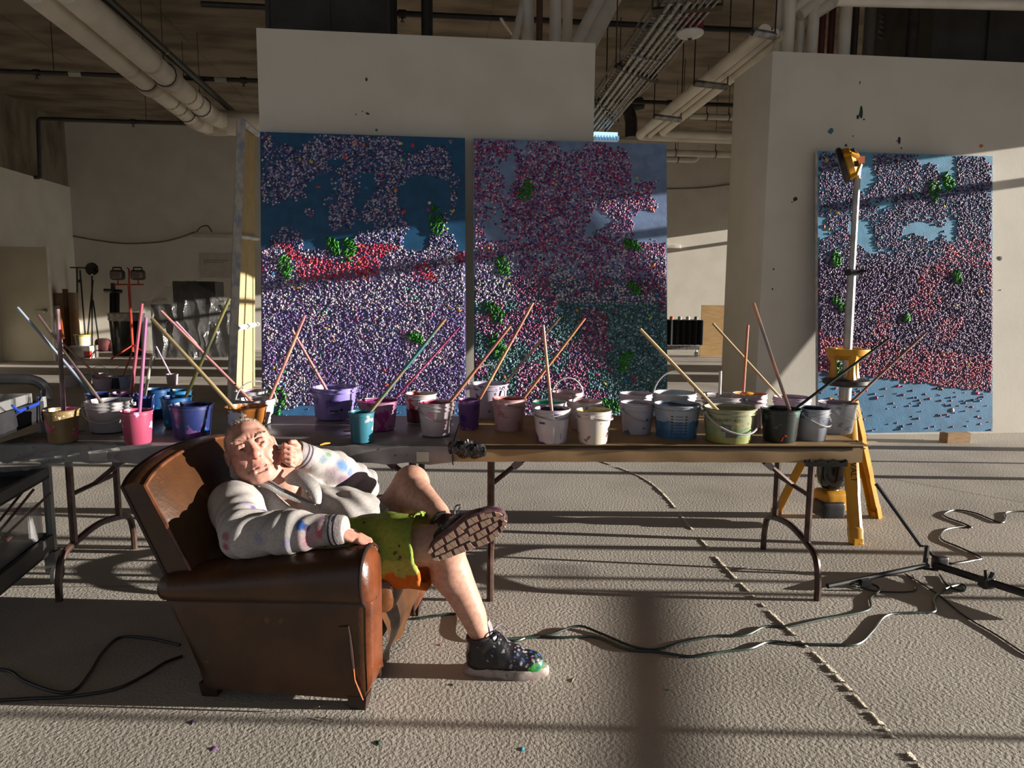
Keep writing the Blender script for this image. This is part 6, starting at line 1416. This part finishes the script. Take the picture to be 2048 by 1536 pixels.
# cardboard tubes, rolls
P = fpos(130, 690); yy = P[1]+.5
for k, (px, top, w, c, lab) in enumerate(((128, 586, 20, (150, 112, 78), 'cardboard tube at left of the far wall corner'), (153, 585, 17, (158, 122, 88), 'cardboard tube at right of the far wall corner'), (139, 578, 10, (92, 56, 44), 'dark red-brown roll between the two cardboard tubes'))):
    c0 = onZ(px, 706); r = w/2*axis_depth(c0)/FPX; zt = onY(px, top, c0[1])[2]
    t_ = thing('cardboard_tube', lab, 'tube', (c0[0], c0[1], 0), group='rolls in the far corner')
    MB().lathe([(r*.85, 0), (r, 0), (r, zt), (r*.85, zt), (r*.85, .02)], (c0[0], c0[1], 0), 16).build('tube_wall', mat('card_%d' % k, c, rough=.8), t_)
    MB().lathe([(r*1.01, zt*.72), (r*1.02, zt*.74), (r*1.02, zt*.98), (r*1.01, zt)], (c0[0], c0[1], 0), 16).build('film_wrap', mat('film_tint', (180, 160, 140), rough=.15, alpha=.35), t_)
c0 = onZ(118, 713); zt = onY(118, 612, c0[1])[2]
rl = thing('striped_roll', 'white and orange roll leaning before the cardboard tubes', 'roll', (c0[0], c0[1], 0))
MB().tube([c0+[0, 0, .05], c0+[-.05, .05, zt]], .10, 12).build('roll_core', mat('roll_white', (176, 172, 166), (130, 130, 136), scale=14, rough=.5), rl)
MB().tube([c0+[.10, -.02, zt*.35], c0+[.04, .02, zt*.95]], .05, 6).build('orange_stripe', mat('roll_orange', (206, 96, 34), rough=.5), rl)
# box with a yellow-rimmed bucket
P = fpos(168, 714); s_ = axis_depth(P)/FPX; hb = 24*s_
bucket('yel', 'white bucket with a yellow rim on a small carton', 166, 669, 30, 692, (180, 176, 166), (190, 170, 60), 'cup', [(190, 180, 80)], base=hb+.001, grp='buckets on the far floor', level=.95)
C = BK['yel']['C']; bx = thing('white_carton', 'small white carton under the yellow-rimmed bucket', 'box', (C[0], C[1], 0))
MB().bb(C[0]-.20, C[0]+.22, C[1]-.2, C[1]+.2, 0, hb).build('carton_body', mat('carton', (176, 168, 160), (140, 130, 124), scale=8, rough=.7), bx)
MB().bb(C[0]+.12, C[0]+.223, C[1]-.203, C[1]-.1, .02, hb*.6).build('red_print', mat('carton_red', (150, 40, 34), rough=.6), bx)
b = BK['yel']; MB().lathe([(b['rt']*1.03, b['h']*.86), (b['rt']*1.05, b['h']*.9), (b['rt']*1.05, b['h']*1.0), (b['rt']*.98, b['h']*1.01)], tuple(b['C']), 20).build('yellow_rim', mat('rim_yellow', (190, 172, 40), rough=.4), b['root'])
P = fpos(195, 705); rg = thing('red_rag', 'dark red rag heap beside the small carton', 'rag', (P[0], P[1]+.2, 0))
MB().rbox((P[0], P[1]+.3, .16), (.32, .3, .32), .1).rbox((P[0]+.2, P[1]+.35, .1), (.25, .25, .2), .08).build('rag_heap', mat('rag_dark_red', (84, 30, 30), (40, 24, 24), scale=9, rough=.9, bump=.8, bscale=9), rg)
# black light stands
for (lab, segs, knob) in (('black light stand with a round black reflector by the far wall', (((184, 700), (184, 545)), ((186, 600), (200, 700)), ((186, 560), (172, 700))), (184, 538, 13)), ('black light stand left of the reflector with a crossbar', (((154, 695), (154, 537)), ((160, 540), (172, 690)), ((140, 535), (182, 536))), (160, 562, 3.5))):
    P = fpos(segs[0][0][0], 706); yy = P[1]+.5; ls = thing('light_stand', lab, 'light stand', (P[0], yy, 0), group='black stands at the far wall')
    for k, (p_, q_) in enumerate(segs):
        a_, b_ = onY(*p_, yy), onY(*q_, yy)
        for v_ in (a_, b_):
            if v_[2] < .2: v_[2] = .0
        MB().tube([a_, b_], .018, 6).build('stand_tube', M_BLK, ls)
    c = onY(knob[0], knob[1], yy); rr = knob[2]*axis_depth(c)/FPX
    MB().lathe([(0, -.03), (rr*.9, -.02), (rr, .01), (rr*.8, .04), (0, .06)], tuple(c), 18, Matrix.Rotation(math.radians(90), 3, 'X')).build('reflector_disc', mat('gloss_black', (0, 0, 0)), ls)
P = fpos(228, 706); yy = P[1]+.6; cs_ = thing('draped_stand', 'black cross-shaped stand with hanging cloth behind the trash can', 'stand', (P[0], yy, 0))
a_, b_ = onY(226, 706, yy), onY(226, 566, yy); a_[2] = 0
MB().tube([a_, b_], .05, 6).tube([onY(208, 581, yy), onY(244, 583, yy)], .045, 4).build('cross_frame', M_BLK, cs_)
MB().sheet([[onY(x, y, yy-.05+.02*((x//4) % 2)) for x in range(219, 243, 4)] for y in (586, 610, 640)], .03).build('black_cloth', mat('cloth_black', (22, 22, 23), rough=.9), cs_)
# far wall trunking, cable and notice
P = onY(430, 468, BACKY-.03); tk = thing('wall_trunking', 'white cable trunking with loop on the far left wall', 'trunking', tuple(P))
a_, b_ = onY(385, 470, BACKY-.03), onY(470, 472, BACKY-.03); MB().bb(a_[0], b_[0], BACKY-.06, BACKY, a_[2]-.06, a_[2]+.03).build('trunking_body', mat('trunking_white', (196, 190, 178), rough=.5), tk)
MB().tube(spline([onY(393, 464, BACKY-.05), onY(402, 454, BACKY-.05), onY(415, 452, BACKY-.05), onY(424, 464, BACKY-.05)], 5), .012, 5).build('cable_loop', M_BLK, tk)
one('wall_cable', MB().tube(spline([onY(146, 472, BACKY-.03), onY(190, 480, BACKY-.03), onY(250, 487, BACKY-.03), onY(320, 484, BACKY-.03), onY(360, 475, BACKY-.03), onY(390, 464, BACKY-.03)], 6), .018, 5), mat('wall_cable_grey', (110, 100, 86), rough=.6), 'sagging grey cable along the far left wall', 'cable', tuple(onY(146, 472, BACKY-.03)))
a_, b_ = onY(399, 508, BACKY-.02), onY(475, 556, BACKY-.02); nt_ = thing('wall_notice', 'pale notice sheet with faint text lines on the far wall', 'notice', (a_[0], BACKY-.02, b_[2]))
MB().bb(a_[0], b_[0], BACKY-.02, BACKY-.005, b_[2], a_[2]).build('notice_sheet', mat('notice_paper', (190, 182, 166), rough=.7), nt_)
for k in range(2): MB().bb(a_[0]+.1, a_[0]+.68-.1*k, BACKY-.024, BACKY-.019, a_[2]-.16-.05*k, a_[2]-.145-.05*k).build('faint_line', mat('faint_ink', (140, 132, 120)), nt_)
# ================================================================== seen through the gap on the right
P = onZ(1362, 706); yy = P[1]-1.2; a_, b_ = onY(1322, 640, yy), onY(1408, 640, yy)
ct = thing('draped_cart', 'low cart draped in black cloth in the gap between partitions', 'cart', ((a_[0]+b_[0])/2, yy, 0)); z1_, z0_ = onY(1365, 641, yy)[2], onY(1365, 690, yy)[2]
G = [[(a_[0]+(b_[0]-a_[0])*i/30, yy+.05*math.sin(i*1.5), z) for z in (z0_, (z0_+z1_)/2, z1_)]+[(a_[0]+(b_[0]-a_[0])*i/30, yy+.6, z1_)] for i in range(31)]
MB().sheet(G, .01).build('black_drape', mat('cloth_black', (0, 0, 0)), ct)
MB().bb(a_[0]+.05, b_[0]-.05, yy+.08, yy+.6, z0_-.12, z0_-.02).build('cart_base', M_GALV, ct)
for x in (a_[0]+.12, b_[0]-.12): MB().lathe([(0, -.03), (.06, -.03), (.06, .03), (0, .03)], (x, yy+.1, .06), 12, Matrix.Rotation(math.radians(90), 3, 'Y')).tube([(x, yy+.1, .06), (x, yy+.1, z0_-.1)], .02, 6).build('caster', M_GALV, ct)
for k in range(5):
    x = a_[0]+.12+k*(b_[0]-a_[0]-.24)/4
    one('paint_jar', MB().lathe([(0, 0), (.045, 0), (.05, .06), (.03, .08), (0, .085)], (x, yy+.2, z1_+.011), 10), mat('jar_%d' % k, ((170, 150, 140), (176, 90, 50), (150, 150, 156), (190, 186, 180), (120, 116, 120))[k], rough=.4), '%s small jar on the black-draped cart' % ('leftmost', 'second', 'middle', 'fourth', 'rightmost')[k], 'jar', (x, yy+.2, z1_), 'jars on the draped cart')
P = onZ(1425, 706); yy = P[1]-1.0; a_, b_ = onY(1404, 610, yy), onY(1470, 610, yy)
pw = thing('plywood_panels', 'light plywood panels standing upright beside the draped cart', 'panels', (P[0], yy, 0))
for k in range(3): MB().bb(a_[0]+.04*k, b_[0], yy+.05*k, yy+.05*k+.03, 0, a_[2]-.06*k).build('plywood_sheet', mat('plywood', (186, 150, 96), (170, 134, 84), scale=4, stretch=(1, 1, 6), rough=.6), pw)

one('wall_cable', MB().tube(spline([onY(1300, 378, BACKY-.03), onY(1400, 376, BACKY-.03), onY(1480, 366, BACKY-.03)], 6), .016, 5), mat('wall_cable_grey', (0, 0, 0)), 'thin cable across the far wall in the right-hand gap', 'cable', tuple(onY(1300, 378, BACKY-.03)))
P = onY(1340, 493, BACKY-.03); one('wall_bracket', MB().rbox(tuple(P), (.55, .06, .09), .01), mat('trunking_white', (0, 0, 0)), 'short white trunking on the far wall in the right-hand gap', 'trunking', tuple(P))
